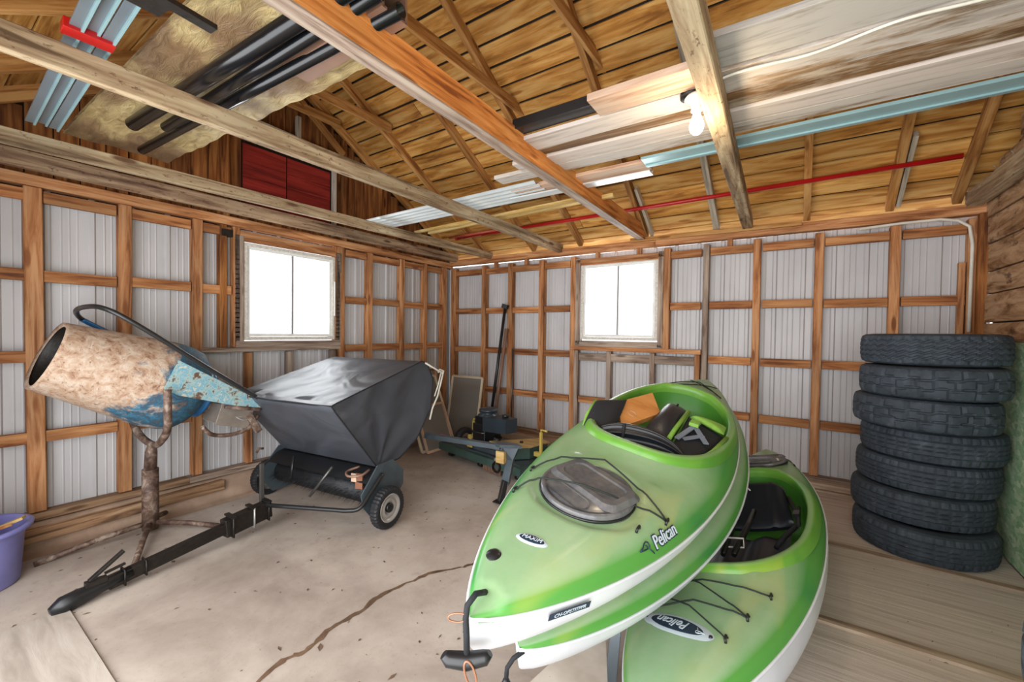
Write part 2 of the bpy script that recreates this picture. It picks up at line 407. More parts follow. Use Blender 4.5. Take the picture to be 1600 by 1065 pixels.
# floor
floor = thing('floor', kind='structure')
MB().box((3.0, -2.65, FZ-0.06), (6.3, 5.7, 0.12)).build('concrete_slab', M['floor'], floor)
crk = [(2.66, -4.30), (2.60, -4.08), (2.63, -3.95), (2.585, -3.80), (2.60, -3.62), (2.57, -3.44), (2.62, -3.25), (2.66, -3.10), (2.78, -2.93), (2.85, -2.80), (2.80, -2.55), (2.90, -2.3), (2.86, -2.0)]
mb = MB(); V = []; F = []
P = []
for i in range(len(crk)-1):
    for k in range(6):
        t = k/6; P.append((crk[i][0]*(1-t)+crk[i+1][0]*t + random.uniform(-.008, .008), crk[i][1]*(1-t)+crk[i+1][1]*t + random.uniform(-.008, .008)))
for i, (x, y) in enumerate(P):
    w = random.uniform(0.010, 0.024)*(1 - 0.4*i/len(P)); V += [(x-w, y, FZ+0.0015), (x, y, FZ-0.0005 + 0.003), (x+w, y, FZ+0.0015)]
for i in range(len(P)-1):
    q = i*3; F += [(q, q+1, q+4, q+3), (q+1, q+2, q+5, q+4)]
mb.add(V, F).build('floor_crack', M['crack'], floor)
# plywood platform
for i, (y0, y1, x0) in enumerate([(-0.17, -1.38, 4.32), (-1.42, -2.42, 4.30), (-2.46, -3.62, 4.18), (-3.66, -5.2, 4.24)]):
    board('floor_panel', (x0, (y0+y1)/2, PZ-0.011), (5.93, (y0+y1)/2, PZ-0.011), abs(y1-y0), 0.022, M['ply'], floor)
for y0, ye in ((-0.16, -0.17), (-1.37, -1.44), (-2.44, -2.43), (-3.64, -3.60)):
    board('floor_batten', (4.35, y0, PZ+0.006), (5.92, ye, PZ+0.006), 0.055, 0.016, M['ply_edge'], floor)
board('floor_batten', (4.5, -0.07, PZ+0.03), (5.95, -0.07, PZ+0.03), 0.09, 0.06, M['ply_edge'], floor)
for y in (-0.3, -1.4, -2.45, -3.6, -5.0):
    board('floor_joist', (4.35, y, (PZ+FZ)/2-0.011), (5.9, y, (PZ+FZ)/2-0.011), 0.05, PZ-FZ-0.024, M['curb_wood'], floor)
# sheet of thin board lying on the floor at the left front
o = board('plywood_sheet', (1.19, -4.98, FZ+0.008), (2.6, -4.98, FZ+.008), 0.78, 0.014, M['sheet'])
tag(o, 'thin plywood sheet lying flat on the concrete in the lower left corner', 'plywood')

# corrugated cladding panel between two wall coordinates
def clad_profile(s):
    """depth of sheet at wall coordinate s (period 0.25 major rib, two minor beads)"""
    p = (s % 0.25)
    if p < 0.012: return 0.016*p/0.012
    if p < 0.036: return 0.016
    if p < 0.048: return 0.016*(1-(p-0.036)/0.012)
    for c in (0.10, 0.145, 0.19):
        if abs(p-c) < 0.008: return 0.004*(1-abs(p-c)/0.008)
    return 0.0
def clad(parent, axis, s0, s1, z0, z1, off):
    pts = sorted(set([s0, s1] + [b for k in range(int(s0/0.25)-2, int(s1/0.25)+3) for b in
          (k*.25, k*.25+.012, k*.25+.036, k*.25+.048, k*.25+.092, k*.25+.10, k*.25+.108, k*.25+.137, k*.25+.145, k*.25+.153, k*.25+.182, k*.25+.19, k*.25+.198) if s0 < b < s1]))
    V = []; F = []
    for s in pts:
        d = clad_profile(s)
        for z in (z0, z1):
            V.append((off+d, s, z) if axis == 'x' else (s, off-d, z))
    for i in range(len(pts)-1): F.append((2*i, 2*i+2, 2*i+3, 2*i+1))
    return MB().add(V, F).build('cladding_panel', M['clad'], parent)

# ---------------------------------------------------------------- left wall (gable wall, x = 0)
wl = thing('wall_left', kind='structure')
CO = -0.105
LW = (-3.12, -2.09, 1.33, 2.34)      # window opening y0,y1,z0,z1
for s0, s1 in ((-5.4, -4.75), (-4.75, -4.0), (-4.0, -3.14), (-2.07, -1.25), (-1.25, -0.5), (-0.5, 0.1)):
    clad(wl, 'x', s0, s1, -0.05, 2.53, CO)
clad(wl, 'x', -3.14, -2.07, -0.05, LW[2]-0.02, CO); clad(wl, 'x', -3.14, -2.07, LW[3]+0.03, 2.53, CO)
X1 = -0.045
for y, wy in ((-5.06, .085), (-4.55, .095), (-4.05, .085), (-3.53, .08), (-1.985, .07), (-1.58, .075), (-1.03, .075), (-.56, .075), (-.13, .10)):
    board('stud', (X1, y, 0.045), (X1, y+random.uniform(-.012, .012), 2.48), wy, 0.09, M['stud'], wl, side=(0, 1, 0))
for y, mt in ((-3.19, 'stud'), (-3.31, 'gable'), (-2.055, 'stud')):
    board('stud', (X1, y, 1.26), (X1, y, 2.48), .06, 0.09, M[mt], wl, side=(0, 1, 0))
for y in (-3.07, -2.64, -2.10):
    board('cripple_stud', (X1, y, 0.045), (X1, y, 1.20), .055, 0.09, M['stud_grey' if y > -3 else 'stud'], wl, side=(0, 1, 0))
def girt_run(parent, axis, z, spans, h=0.085, mat='girt', off=-0.032, slope=0.0):
    for a0, b0 in spans:
        dz = random.uniform(-.006, .006)
        A = (off, a0, z+dz) if axis == 'x' else (a0, -off, z+dz); B = (off, b0, z+dz) if axis == 'x' else (b0, -off, z+dz)
        board('girt', A, B, h, 0.045, M[mat], parent, side=(0, 0, 1))
Ls = [-5.35, -5.06, -4.55, -4.05, -3.53, -3.19, None, -1.985, -1.58, -1.03, -.56, -.13]
def spans(lst, w=0.045):
    o = []
    for a0, b0 in zip(lst[:-1], lst[1:]):
        if a0 is None or b0 is None: continue
        o.append((a0+w, b0-w))
    return o
for z in (1.83, 2.42): girt_run(wl, 'x', z, spans(Ls))
girt_run(wl, 'x', 1.22, spans([-5.35, -5.06, -4.55, -4.05]) + [(-1.94, -1.62), (-1.54, -1.07), (-.99, -.6), (-.52, -.18)])
girt_run(wl, 'x', 0.61, spans([-5.35, -5.06, -4.55, -4.05, -3.53, -3.07]))
girt_run(wl, 'x', 0.61, spans([-2.08, -1.58, -1.03, -.56, -.13]), mat='stud_grey')
board('window_sill_board', (-.04, -3.50, 1.235), (-.04, -2.02, 1.235), 0.10, 0.045, M['stud_grey'], wl)
board('window_header', (-.03, -3.22, 2.40), (-.03, -2.02, 2.40), 0.10, 0.05, M['stud'], wl, side=(0, 0, 1))
board('casing', (-.01, -3.165, 1.27), (-.01, -3.165, 2.40), 0.085, 0.02, M['stud_grey'], wl, side=(0, 1, 0))
board('casing', (-.01, -2.045, 1.27), (-.01, -2.045, 2.40), 0.075, 0.02, M['stud_grey'], wl, side=(0, 1, 0))
board('casing', (-.008, -3.2, 1.285), (-.008, -2.02, 1.285), 0.075, 0.02, M['stud_grey'], wl, side=(0, 0, 1))
board('block', (-.02, -3.33, 2.40), (-.02, -3.23, 2.40), 0.07, 0.05, M['iron'], wl, side=(0, 0, 1))
board('top_plate', (-.04, -5.4, 2.525), (-.04, 0.05, 2.525), 0.10, 0.085, M['stud'], wl)
board('sole_plate', (-.035, -5.4, 0.012), (-.035, -3.6, 0.012), 0.11, 0.055, M['curb_wood'], wl)
board('sole_plate', (-.035, -3.6, 0.012), (-.035, 0.05, 0.012), 0.11, 0.055, M['stud_grey'], wl)
# curb under the wall, with a sloping worn face
mb = MB()
def curb_fn(u, v):
    y = -5.4 + 5.5*u
    prof = [(-.12, -.02), (.045, -.025), (.075, -.055), (.085, -.13), (.12, -.20), (.22, FZ+.003)]
    t = v*(len(prof)-1); i = min(int(t), len(prof)-2); t -= i
    x = prof[i][0]*(1-t)+prof[i+1][0]*t; z = prof[i][1]*(1-t)+prof[i+1][1]*t
    j = math.sin(y*7.3+x*31)*.006 + math.sin(y*19+z*40)*.004
    return (x + (j if 0 < v < 1 else 0), y, z + (j*.6 if 0 < v < 1 else 0))
mb.grid(curb_fn, 110, 15).build('curb', M['curb'], wl)
board('old_sill_timber', (.10, -5.3, -.10), (.09, -3.35, -.075), 0.07, 0.09, M['curb_wood'], wl)
# gable boards above the plate, vertical, cut to the rake
S, Z0 = 0.60, 2.64
RY = -2.66                                      # ridge
def roof_z(y): return Z0 + S*(-y) if y > RY else Z0 + S*(-RY) - S*(RY-y)
DY0, DY1, DZ0, DZ1 = -3.11, -2.13, 2.70, 3.37   # loft door
y = -5.33; gi = 0
while y < 0.0:
    w = 0.148 + 0.012*math.sin(gi*3.1); gi += 1
    y2 = min(y+w, 0.02); ym = (y+y2)/2
    zt0, zt1 = roof_z(y)+.10, roof_z(y2)+.10
    if y2 <= DY0+.01 or y >= DY1-.01: segs = [(2.50, None)]
    else: segs = [(2.50, DZ0), (DZ1+.04, None)]
    for a0, b0 in segs:
        if b0 is None: b0 = min(zt0, zt1)-.015
        if b0 - a0 < .1: continue
        xo = -.085 + 0.004*math.sin(gi*5.7)
        board('gable_board', (xo, ym, a0), (xo, ym, b0), y2-y-.008, .02, M['gable'], wl, side=(0, 1, 0))
    y = y2
MB().prism([(-.10, -5.4, 2.48), (-.10, .1, 2.48), (-.10, .1, roof_z(0)+.1), (-.10, RY, roof_z(RY)+.1), (-.10, -5.4, roof_z(-5.33)+.1)], (-.01, 0, 0)).build('outer_skin', M['roofing'], wl)
# horizontal top rail etc. above loft door and studs of the gable
board('header', (-.03, -3.25, 3.60), (-.03, -2.02, 3.56), 0.10, 0.06, M['rafter_pale'], wl, side=(0, 0, 1))
board('gable_strut', (-.02, -2.55, 3.61), (-.02, -2.55, 3.86), 0.05, 0.05, M['rafter_pale'], wl, side=(0, 1, 0))
for y in (-4.05, -3.28, -1.96, -1.42):
    board('gable_stud', (-.035, y, 2.57), (-.035, y, roof_z(y)), 0.055, 0.07, M['gable'], wl, side=(0, 1, 0))
board('trim_board', (-.03, DY1+.035, 2.6), (-.03, DY1+.035, 3.50), 0.035, 0.06, M['white_board'], wl, side=(0, 1, 0))
board('trim_board', (-.03, -3.2, 3.43), (-.03, -2.07, 3.43), 0.03, 0.05, M['flash_blue'], wl, side=(0, 0, 1))
board('trim_board', (-.03, -3.2, 3.47), (-.03, -2.07, 3.47), 0.03, 0.05, M['door_red'], wl, side=(0, 0, 1))
d1 = thing('door_1', kind='structure', loc=(-.07, (DY0+DY1)/2, DZ0))
for (a0, b0) in ((DY0, -2.665), (-2.655, DY1)):
    zs = [DZ0, 2.86, 3.03, 3.19, DZ1]
    for z0_, z1_ in zip(zs[:-1], zs[1:]):
        board('door_board', (-.065, a0+.002, (z0_+z1_)/2), (-.065, b0-.002, (z0_+z1_)/2), z1_-z0_-.004, 0.022, M['door_red'], d1, side=(0, 0, 1))

# ---------------------------------------------------------------- back wall (y = 0)
wb = thing('wall_back', kind='structure')
for s0, s1 in ((-0.12, .7), (.7, 1.45), (1.45, 2.31), (3.345, 4.1), (4.1, 4.85), (4.85, 5.6), (5.6, 6.1)):
    clad(wb, 'y', s0, s1, -0.05, 2.508, 0.105)
clad(wb, 'y', 2.31, 3.345, -0.05, 1.35, 0.105); clad(wb, 'y', 2.31, 3.345, 2.40, 2.508, 0.105)
Y1 = 0.045
for x, w, mt in ((.055, .10, 'stud'), (.68, .08, 'stud'), (1.18, .08, 'stud'), (1.72, .08, 'stud'), (2.21, .07, 'stud'), (3.435, .075, 'stud'), (3.86, .06, 'stud_grey'), (4.37, .07, 'stud'), (4.90, .075, 'stud'), (5.47, .075, 'stud'), (5.985, .10, 'stud')):
    z0_ = 1.25 if abs(x-3.435) < .01 else 0.045
    board('stud', (x, Y1, z0_), (x+random.uniform(-.01, .01), Y1, 2.475), w, .09, M[mt], wb, side=(1, 0, 0))
board('stud', (5.895, .03, .05), (5.90, .03, 2.1), .04, .05, M['stud'], wb, side=(1, 0, 0))
for x, mt in ((2.27, 'stud_grey'), (2.73, 'stud_grey'), (3.28, 'stud_grey'), (3.79, 'stud')):
    board('cripple_stud', (x, .035, .045), (x, .035, 1.215), .06, .07, M[mt], wb, side=(1, 0, 0))
Bs = [.055, .68, 1.18, 1.72, 2.21]; Bs2 = [3.86, 4.37, 4.90, 5.47, 5.97]
girt_run(wb, 'y', 2.385, spans(Bs + [3.435] + Bs2))
girt_run(wb, 'y', 1.775, spans(Bs) + spans([3.435] + Bs2)); girt_run(wb, 'y', 1.165, spans(Bs) + spans(Bs2))
girt_run(wb, 'y', 1.13, [(2.31, 2.70), (2.76, 3.25), (3.31, 3.76)], h=.10, mat='stud_grey')
girt_run(wb, 'y', 0.555, spans(Bs)); girt_run(wb, 'y', 0.555, [(2.31, 2.70), (2.76, 3.25), (3.31, 3.76)]); girt_run(wb, 'y', .555, spans(Bs2))
board('window_sill_board', (2.2, .03, 1.245), (3.83, .03, 1.245), .10, .05, M['stud'], wb)
board('casing', (2.29, .0, 1.28), (2.29, .0, 2.44), .065, .02, M['stud_grey'], wb, side=(1, 0, 0))
board('casing', (3.37, .0, 1.28), (3.37, .0, 2.44), .06, .02, M['stud_grey'], wb, side=(1, 0, 0))
board('casing', (2.26, .0, 1.31), (3.40, .0, 1.31), .07, .02, M['stud_grey'], wb, side=(0, 0, 1))
board('casing', (2.26, .0, 2.40), (3.40, .0, 2.40), .05, .02, M['stud'], wb, side=(0, 0, 1))
board('top_plate', (-.02, .04, 2.565), (3.3, .04, 2.55), .10, .09, M['stud'], wb)
board('top_plate', (3.3, .03, 2.55), (6.03, .03, 2.545), .10, .09, M['stud'], wb)
board('splice_board', (3.0, -.02, 2.60), (4.75, -.02, 2.585), .05, .05, M['rafter'], wb, side=(0, 0, 1))
for x in (.9, 1.45, 2.55, 3.1, 4.1): board('block', (x, .035, 2.43), (x, .035, 2.515), .05, .06, M['stud'], wb, side=(1, 0, 0))
board('sole_plate', (-.02, .035, .01), (3.2, .035, .01), .11, .06, M['curb_wood'], wb)
board('sole_plate', (3.2, .035, .01), (6.05, .035, .01), .11, .06, M['stud_grey'], wb)
MB().box((2.15, -.02, -.12), (4.4, .22, .20)).build('curb', M['curb'], wb)
# curved cable at the right top corner of the wall
MB().tube([(5.2, -.015, 2.47), (5.5, -.018, 2.485), (5.75, -.02, 2.485), (5.86, -.02, 2.46), (5.93, -.02, 2.40), (5.95, -.02, 2.25), (5.945, -.02, 1.5)], .013, 8).build('wall_cable', M['wire'], wb)

# ---------------------------------------------------------------- right wall
wr = thing('wall_right', kind='structure')
z = 1.36; k = 0
while z < 4.3:
    h = 0.215 + 0.03*math.sin(k*2.3); k += 1
    for y0_, y1_ in (((-5.35, -2.3), (-2.295, 0.0)) if k % 2 else ((-5.35, -3.1), (-3.095, 0.0))):
        ylim = -((z+h-.0 - Z0 - .1)/S)          # stay below the roof
        ye = min(y1_, ylim) if z+h > roof_z(0) else y1_
        ys = max(y0_, -5.32 - ylim) if z+h > roof_z(0) else y0_
        if ye-ys < .2: continue
        board('wall_plank', (RX+.03+.006*math.sin(k*9), ys, z+h/2), (RX+.03+.006*math.sin(k*5), ye, z+h/2), h-.012, .06, M['log'], wr, side=(0, 0, 1))
    z += h
MB().box((RX+.08, -2.67, 1.6), (.03, 5.4, 3.7)).build('outer_skin', M['roofing'], wr)
for y0_, y1_ in ((-2.44, -.02), (-5.32, -2.445)):
    board('strand_board', (5.935, y0_, .69), (5.935, y1_, .69), 1.46, .018, M['osb'], wr, side=(0, 0, 1))
board('ledge', (5.98, -5.3, 1.43), (5.98, -.1, 1.43), .10, .03, M['curb_wood'], wr)
board('corner_post', (RX-.02, -.02, 0), (RX-.02, -.02, 2.5), .06, .06, M['gable'], wr, side=(1, 0, 0))

# ---------------------------------------------------------------- unseen front wall, its assumed opening kept wide to let daylight in
wf = thing('wall_front', kind='structure')
for x0, x1 in ((-.05, 1.05), (5.93, 6.08)):
    MB().box(((x0+x1)/2, FY-.05, 1.15), (x1-x0, .08, 2.75)).build('wall_panel', M['gable'], wf)
MB().box((3.5, FY-.05, 2.55), (4.9, .08, .5)).build('header', M['gable'], wf)

# ---------------------------------------------------------------- ceiling: rafters, roof boards, joists
ce = thing('ceiling', kind='structure')
n = Vector((0, S, 1)).normalized(); n2 = Vector((0, -S, 1)).normalized()
bw = 0.198
down = Vector((0, 1, -S)).normalized()
ridge = Vector((0, RY, roof_z(RY)+.108))
Ls_ = math.hypot(RY, RY*S)+.25
cnt = int(Ls_/bw)+1
for side_ in (0, 1):
    dn = down if side_ == 0 else Vector((0, -1, -S)).normalized(); nn = n if side_ == 0 else n2
    for i in range(cnt):
        c = ridge + dn*(bw*(i+.5)) + nn*.004*math.sin(i*4.1+side_)
        cuts = [-.15, 2.3 + 1.1*math.sin(i*2.7+side_), 6.1] if i % 3 else [-.15, 6.1]
        for x0, x1 in zip(cuts[:-1], cuts[1:]):
            board('roof_board', (x0+.003, c.y, c.z), (x1-.003, c.y, c.z), bw-.020-.006*(i % 3 == 1), .02, M['roof'], ce, side=dn)
    e = ridge + dn*(cnt*bw)
    q = nn*.03
    MB().prism([Vector((-.2, ridge.y, ridge.z))+q, Vector((6.15, ridge.y, ridge.z))+q, Vector((6.15, e.y, e.z))+q, Vector((-.2, e.y, e.z))+q], nn*.02).build('roof_skin', M['roofing'], ce)
raf = [(.0, .05, 'rafter'), (.60, .70, 'rafter'), (1.46, 1.57, 'rafter'), (2.22, 2.30, 'rafter'), (3.18, 3.17, 'rafter'), (3.92, 3.96, 'rafter_pale'), (4.74, 4.79, 'rafter'), (5.385, 5.42, 'rafter'), (5.82, 5.86, 'rafter')]
for xr, xf, mt in raf:
    A = Vector((xr, RY, roof_z(RY)+.05)); B = Vector((xf, .06, Z0-.036+.05))
    board('rafter', A, B, .060, .096, M[mt], ce, side=(1, 0, 0))
    A2 = Vector((xr+.03, RY, roof_z(RY)+.05)); B2 = Vector((xf+.03, 2*RY, Z0+.05))
    board('rafter', A2, B2, .060, .096, M['rafter'], ce, side=(1, 0, 0))
def collar(x, y0_, y1_, z, dz=0): board('collar_tie', (x+.01, y0_, z), (x+.03, y1_, z+dz), .035, .10, M['rafter'], ce, side=(1, 0, 0))
collar(.72, -3.4, -1.88, 3.80); collar(2.33, -3.45, -1.52, 3.66, .04); collar(3.23, -3.1, -1.6, 3.80); collar(.06, -3.0, -2.1, 3.93)
board('sister_board', (5.47, -.62, 3.06), (5.475, .04, 2.67), .035, .07, M['rafter_pale'], ce, side=(1, 0, 0))
board('sister_board', (3.24, -.60, 3.04), (3.25, .04, 2.66), .03, .07, M['rafter_pale'], ce, side=(1, 0, 0))
board('gable_brace', (.1, -2.75, 4.1), (.02, -2.0, 3.62), .04, .07, M['rafter'], ce, side=(1, 0, 0))
# joists (tie beams) resting on the plates
def joist(x0, x1, z0_, w, h, mat, yb=-5.33):
    # x0 at the front wall end, x1 at the back wall end
    board('ceiling_joist', (x0, yb, z0_+h/2), (x1, .02, z0_+h/2), w, h, M[mat], ce)
joist(.10, .12, 2.575, .05, .125, 'joist_pink')
joist(.62, .82, 2.568, .05, .098, 'joist')
joist(2.04, 2.02, 2.55, .055, .115, 'joist')
joist(3.17, 3.14, 2.602, .085, .16, 'joist_orange')
board('joist_underside', (3.17, FY+.02, 2.598), (3.14, .02, 2.598), .086, .008, M['stud_grey'], ce)
joist(4.39, 4.27, 2.585, .095, .12, 'joist')
joist(5.985, 5.955, 2.565, .10, .13, 'joist')
for y_ in (-.55, -.85):
    MB().tube([(5.90, y_-.06, 2.72), (5.96, y_+.03, 2.70)], .003, 6).build('nail', M['silver'], ce)

# ---------------------------------------------------------------- windows
def window(name, parent_axis, s0, s1, z0_, z1_, off):
    sgn = 1 if parent_axis == 'y' else -1
    def pt(s, d, z): return (off-d, s, z) if parent_axis == 'x' else (s, off+d, z)
    w = thing(name, kind='structure', loc=pt((s0+s1)/2, .04, z0_))
    sd = (0, 1, 0) if parent_axis == 'x' else (1, 0, 0)
    fr = .035
    for s in (s0+fr/2, s1-fr/2): board('window_frame', pt(s, .05, z0_), pt(s, .05, z1_), fr, .08, M['sash'], w, side=sd)
    for z in (z0_+fr/2, z1_-fr/2): board('window_frame', pt(s0+fr, .05, z), pt(s1-fr, .05, z), fr, .08, M['sash'], w, side=(0, 0, 1))
    a0, b0, c0, d0 = s0+fr, s1-fr, z0_+fr, z1_-fr; mid = (a0+b0)/2
    for s in (a0+.015, b0-.015): board('sash', pt(s, .045, c0), pt(s, .045, d0), .03, .03, M['white'], w, side=sd)
    for z in (c0+.018, d0-.015): board('sash', pt(a0+.03, .045, z), pt(b0-.03, .045, z), .032, .03, M['white'], w, side=(0, 0, 1))
    board('muntin', pt(mid, .045, c0+.03), pt(mid, .045, d0-.03), .024, .03, M['muntin'], w, side=sd)
    for a1, b1 in ((a0+.028, mid-.008), (mid+.008, b0-.028)):
        board('pane', pt((a1+b1)/2, .048, c0+.03), pt((a1+b1)/2, .048, d0-.03), b1-a1, .003, M['glass'], w, side=sd)
    return w
w1 = window('window_1', 'x', LW[0], LW[1], LW[2], LW[3], 0.0)
w2 = window('window_2', 'y', 2.325, 3.335, 1.365, 2.375, 0.0)
MB().box((.0, -2.10, 1.83), (.012, .014, .42)).build('latch_rod', M['white'], w1)

# ================================================================== THINGS IN THE RAFTERS
def lum(name, label, cat, x0, x1, y0_, y1_, z, t, mat, group='boards laid across the joists', skew=0.0):
    o = board(name, (x0, (y0_+y1_)/2+skew, z+t/2), (x1, (y0_+y1_)/2, z+t/2), abs(y1_-y0_), t, M[mat]); tag(o, label, cat, group); return o
JZ = 2.71
lum('plank', 'wide grey weathered board across the joists, farthest from the back wall, right of the bulb', 'board', 4.30, 6.0, -3.13, -2.885, JZ+.008, .03, 'grey_board', skew=-.06)
lum('plank', 'pale whitewashed board behind the white cable, right of the bulb', 'board', 4.30, 6.0, -2.865, -2.65, JZ, .028, 'white_board', skew=-.06)
lum('plank', 'brown board with flaking paint between whitewashed boards overhead', 'board', 3.15, 6.0, -2.632, -2.48, JZ+.010, .03, 'worn_board', skew=-.06)
lum('plank', 'plain whitewashed board just beside the flaking brown one overhead', 'board', 2.9, 6.0, -2.462, -2.305, JZ, .028, 'pink_board', skew=-.06)
lum('plank', 'rough pinkish board along the blue metal flashing overhead', 'board', 2.6, 6.0, -2.287, -2.15, JZ+.006, .03, 'white_board', skew=-.06)
lum('plank', 'long pale pink board directly behind the light bulb, left of the joist', 'board', 3.0, 4.28, -2.83, -2.65, JZ, .026, 'pink_board')
lum('plank', 'short fuzzy edged board lying on top, left of the light bulb', 'board', 3.74, 4.32, -3.05, -2.86, JZ-.01, .04, 'peach')
o = MB().box((4.9, -2.03, JZ+.01), (2.3, .16, .02)).box((4.9, -1.955, JZ+.02), (2.3, .02, .045)).box((4.9, -1.99, JZ-.004), (2.3, .012, .012)).build('metal_flashing', M['flash_blue'])
tag(o, 'long blue grey metal flashing along the edge of the whitewashed boards', 'flashing')
o = MB().box((3.78, -2.88, JZ+.05), (1.2, .10, .03)).box((3.78, -2.93, JZ+.06), (1.2, .015, .06)).build('metal_flashing', M['tube_black'])
tag(o, 'dark metal flashing strip beyond the pale boards left of the bulb', 'flashing')
# short white panel with peach board
o = board('plank', (2.55, -1.92, JZ+.025), (3.76, -1.93, JZ+.025), .20, .03, M['peach']); tag(o, 'peach coloured board on a white metal strip, its end showing left of the bulb', 'board')
o = MB().box((3.1, -1.83, JZ), (1.3, .10, .012)).box((3.1, -1.79, JZ+.015), (1.3, .012, .04)).build('metal_strip', M['flash']); tag(o, 'white metal strip under the peach board', 'flashing')
# corrugated white sheet
mb = MB(); mb.grid(lambda u, v: (.25+2.6*u, -2.06+.40*v-.06*u, JZ+.012+.010*math.cos(v*2*PI*5)), 20, 50); o = mb.build('roofing_sheet', M['flash'])
tag(o, 'white corrugated metal sheet lying across the joists near the far corner', 'metal sheet')
o = board('batten', (.62, -1.36, JZ+.01), (3.0, -1.50, JZ+.01), .045, .03, M['fresh']); tag(o, 'fresh thin batten beside the white corrugated sheet overhead', 'batten', 'thin battens overhead')
o = board('batten', (.75, -1.25, JZ+.01), (3.30, -1.44, JZ+.01), .04, .035, M['fresh']); tag(o, 'fresh thin batten nearest the red pipe, its square end past the orange joist', 'batten', 'thin battens overhead')
# red pipe under the rafters
o = MB().cyl((.46, -.40, 2.845), (5.78, -.43, 2.885), .022, 12).cyl((.46, -.40, 2.845), (.5, -.40, 2.8455), .026, 12).build('red_pipe', M['red']); tag(o, 'long thin red pipe hung below the rafters along the back wall', 'pipe')
o = MB().cyl((.42, -.50, 2.84), (1.3, -.50, 2.85), .018, 10).build('red_pipe', plain('faded_red_paint', 'b3553c', .5)); tag(o, 'short faded red pipe beside the long red one near the corner', 'pipe')
for i, x in enumerate((.42, .62, 1.05, 2.0)):
    pass
o = MB()
for x in (.62, .95, 1.55): o.tube([(x, -.52, 2.86), (x+.02, -.43, 2.81), (x+.04, -.36, 2.84), (x+.03, -.30, 2.90)], .003, 5)
o = o.build('wire_hook', M['copper']); tag(o, 'thin rusty wire hooks carrying the red pipe near the corner', 'wire', kind='stuff')
# foil faced sheet with pipes
mb = MB()
def foil(u, v):
    x = .40 + 2.62*u; y = -4.47 + .02*u + .60*v - .0*u
    z = 2.805 + .006*math.sin(x*9+v*5)*math.sin(v*11) + .004*math.sin(x*31+v*17)
    return (x, y+.09*u*v, z)
mb.grid(foil, 90, 30); mb.grid(lambda u, v: (foil(u, v)[0], foil(u, v)[1], 2.825), 2, 2); o = mb.build('foil_board', M['insul'])
tag(o, 'wide crinkled tan insulation board lying across the joists at upper left', 'insulation board')
def pipe(label, A, B, r, mat='black_pipe', nm='black_pipe'):
    A = Vector(A); B = Vector(B); d = (B-A).normalized()
    t = thing(nm, label, 'pipe', loc=A, group='black pipes under the insulation board')
    MB().lathe([(r, 0), (r, (B-A).length), (r*.86, (B-A).length), (r*.86, 0)], A, d, 28, closed=True).build('pipe_wall', M[mat], t)
    return t
pipe('thickest black plastic pipe, left of the three beneath the insulation board', (1.16, -4.28, 2.745), (3.35, -4.175, 2.745), .040)
pipe('middle black plastic pipe beneath the insulation board', (1.30, -4.155, 2.74), (3.35, -4.105, 2.74), .028)
pipe('black plastic pipe farthest right beneath the insulation board, end open', (.72, -4.12, 2.74), (3.35, -4.00, 2.74), .029)
t = thing('downspout', 'short brown square downspout lying beyond the orange joist', 'downspout', loc=(2.6, -3.9, 2.76))
mb = MB(); q0 = [(2.6, -4.03), (3.28, -3.93)]
mb.box((2.93, -3.93, 2.80), (.75, .012, .12)); mb.box((2.93, -4.05, 2.80), (.75, .012, .12)); mb.box((2.93, -3.99, 2.855), (.75, .12, .01)); mb.box((2.93, -3.99, 2.745), (.75, .12, .01))
mb.build('spout_body', M['brown_metal'], t)
# metal strip bundle on the left with red tape
t = thing('metal_strips', 'bundle of galvanised metal strips bound with red tape at the upper left', 'metal strips', loc=(.75, -4.62, 2.71))
for i in range(3):
    A = Vector((.74, -4.66+.05*i, 2.715+.012*(i % 2))); B = Vector((3.0, -4.735+.05*i, 2.715+.012*(i % 2)))
    board('metal_strip', A, B, .048, .012, M['galv'], t); board('metal_strip', A+Vector((0, .015, -.012)), B+Vector((0, .015, -.012)), .010, .014, M['flash_blue'], t)
MB().box((2.12, -4.665, 2.715), (.075, .165, .045), Matrix.Rotation(-.03, 3, 'Z')).build('red_tape', M['red'], t)
# flat rusty tool
t = thing('flat_shovel', 'flat dark steel blade with a thin handle hanging at the top left', 'tool', loc=(2.70, -4.62, 2.66))
MB().prism([(2.62, -4.80, 2.655), (2.615, -4.565, 2.655), (2.74, -4.55, 2.655), (2.85, -4.80, 2.655)], (0, 0, .012)).build('blade', M['iron'], t)
MB().box((2.74, -4.53, 2.65), (.05, .22, .02), Matrix.Rotation(.10, 3, 'Z')).build('handle', M['iron'], t)
# light bulb and holder
t = thing('ceiling_lamp', 'white porcelain lamp holder with a lit bare bulb below the boards', 'lamp', loc=(4.255, -2.823, 2.7))
MB().lathe([(0.0, .03), (.05, .028), (.062, .012), (.060, .0), (.035, -.012), (.028, -.04), (.030, -.052), (.0, -.052)], (4.255, -2.823, 2.655), (0, 0, 1), 28).build('lamp_holder', M['porcelain'], t)
MB().lathe([(.016, 0), (.018, -.02), (.030, -.05), (.036, -.078), (.030, -.104), (.016, -.118), (0, -.122)], (4.255, -2.823, 2.604), (0, 0, 1), 24).build('bulb', M['bulb'], t)
MB().lathe([(0, 0), (.055, 0), (.055, .03), (0, .03)], (4.225, -2.81, 2.685), (0, 0, 1), 20).build('junction_box', M['iron'], t)
# white cable running along the boards to the right
o = MB().tube([(4.32+.04*i, -2.868 - .02*math.sin(i*.45) - .004*i*.5, 2.700) for i in range(44)], .007, 6).build('electric_cable', M['wire']); tag(o, 'white electric cable waving along the whitewashed boards overhead', 'cable')

exec_things = True
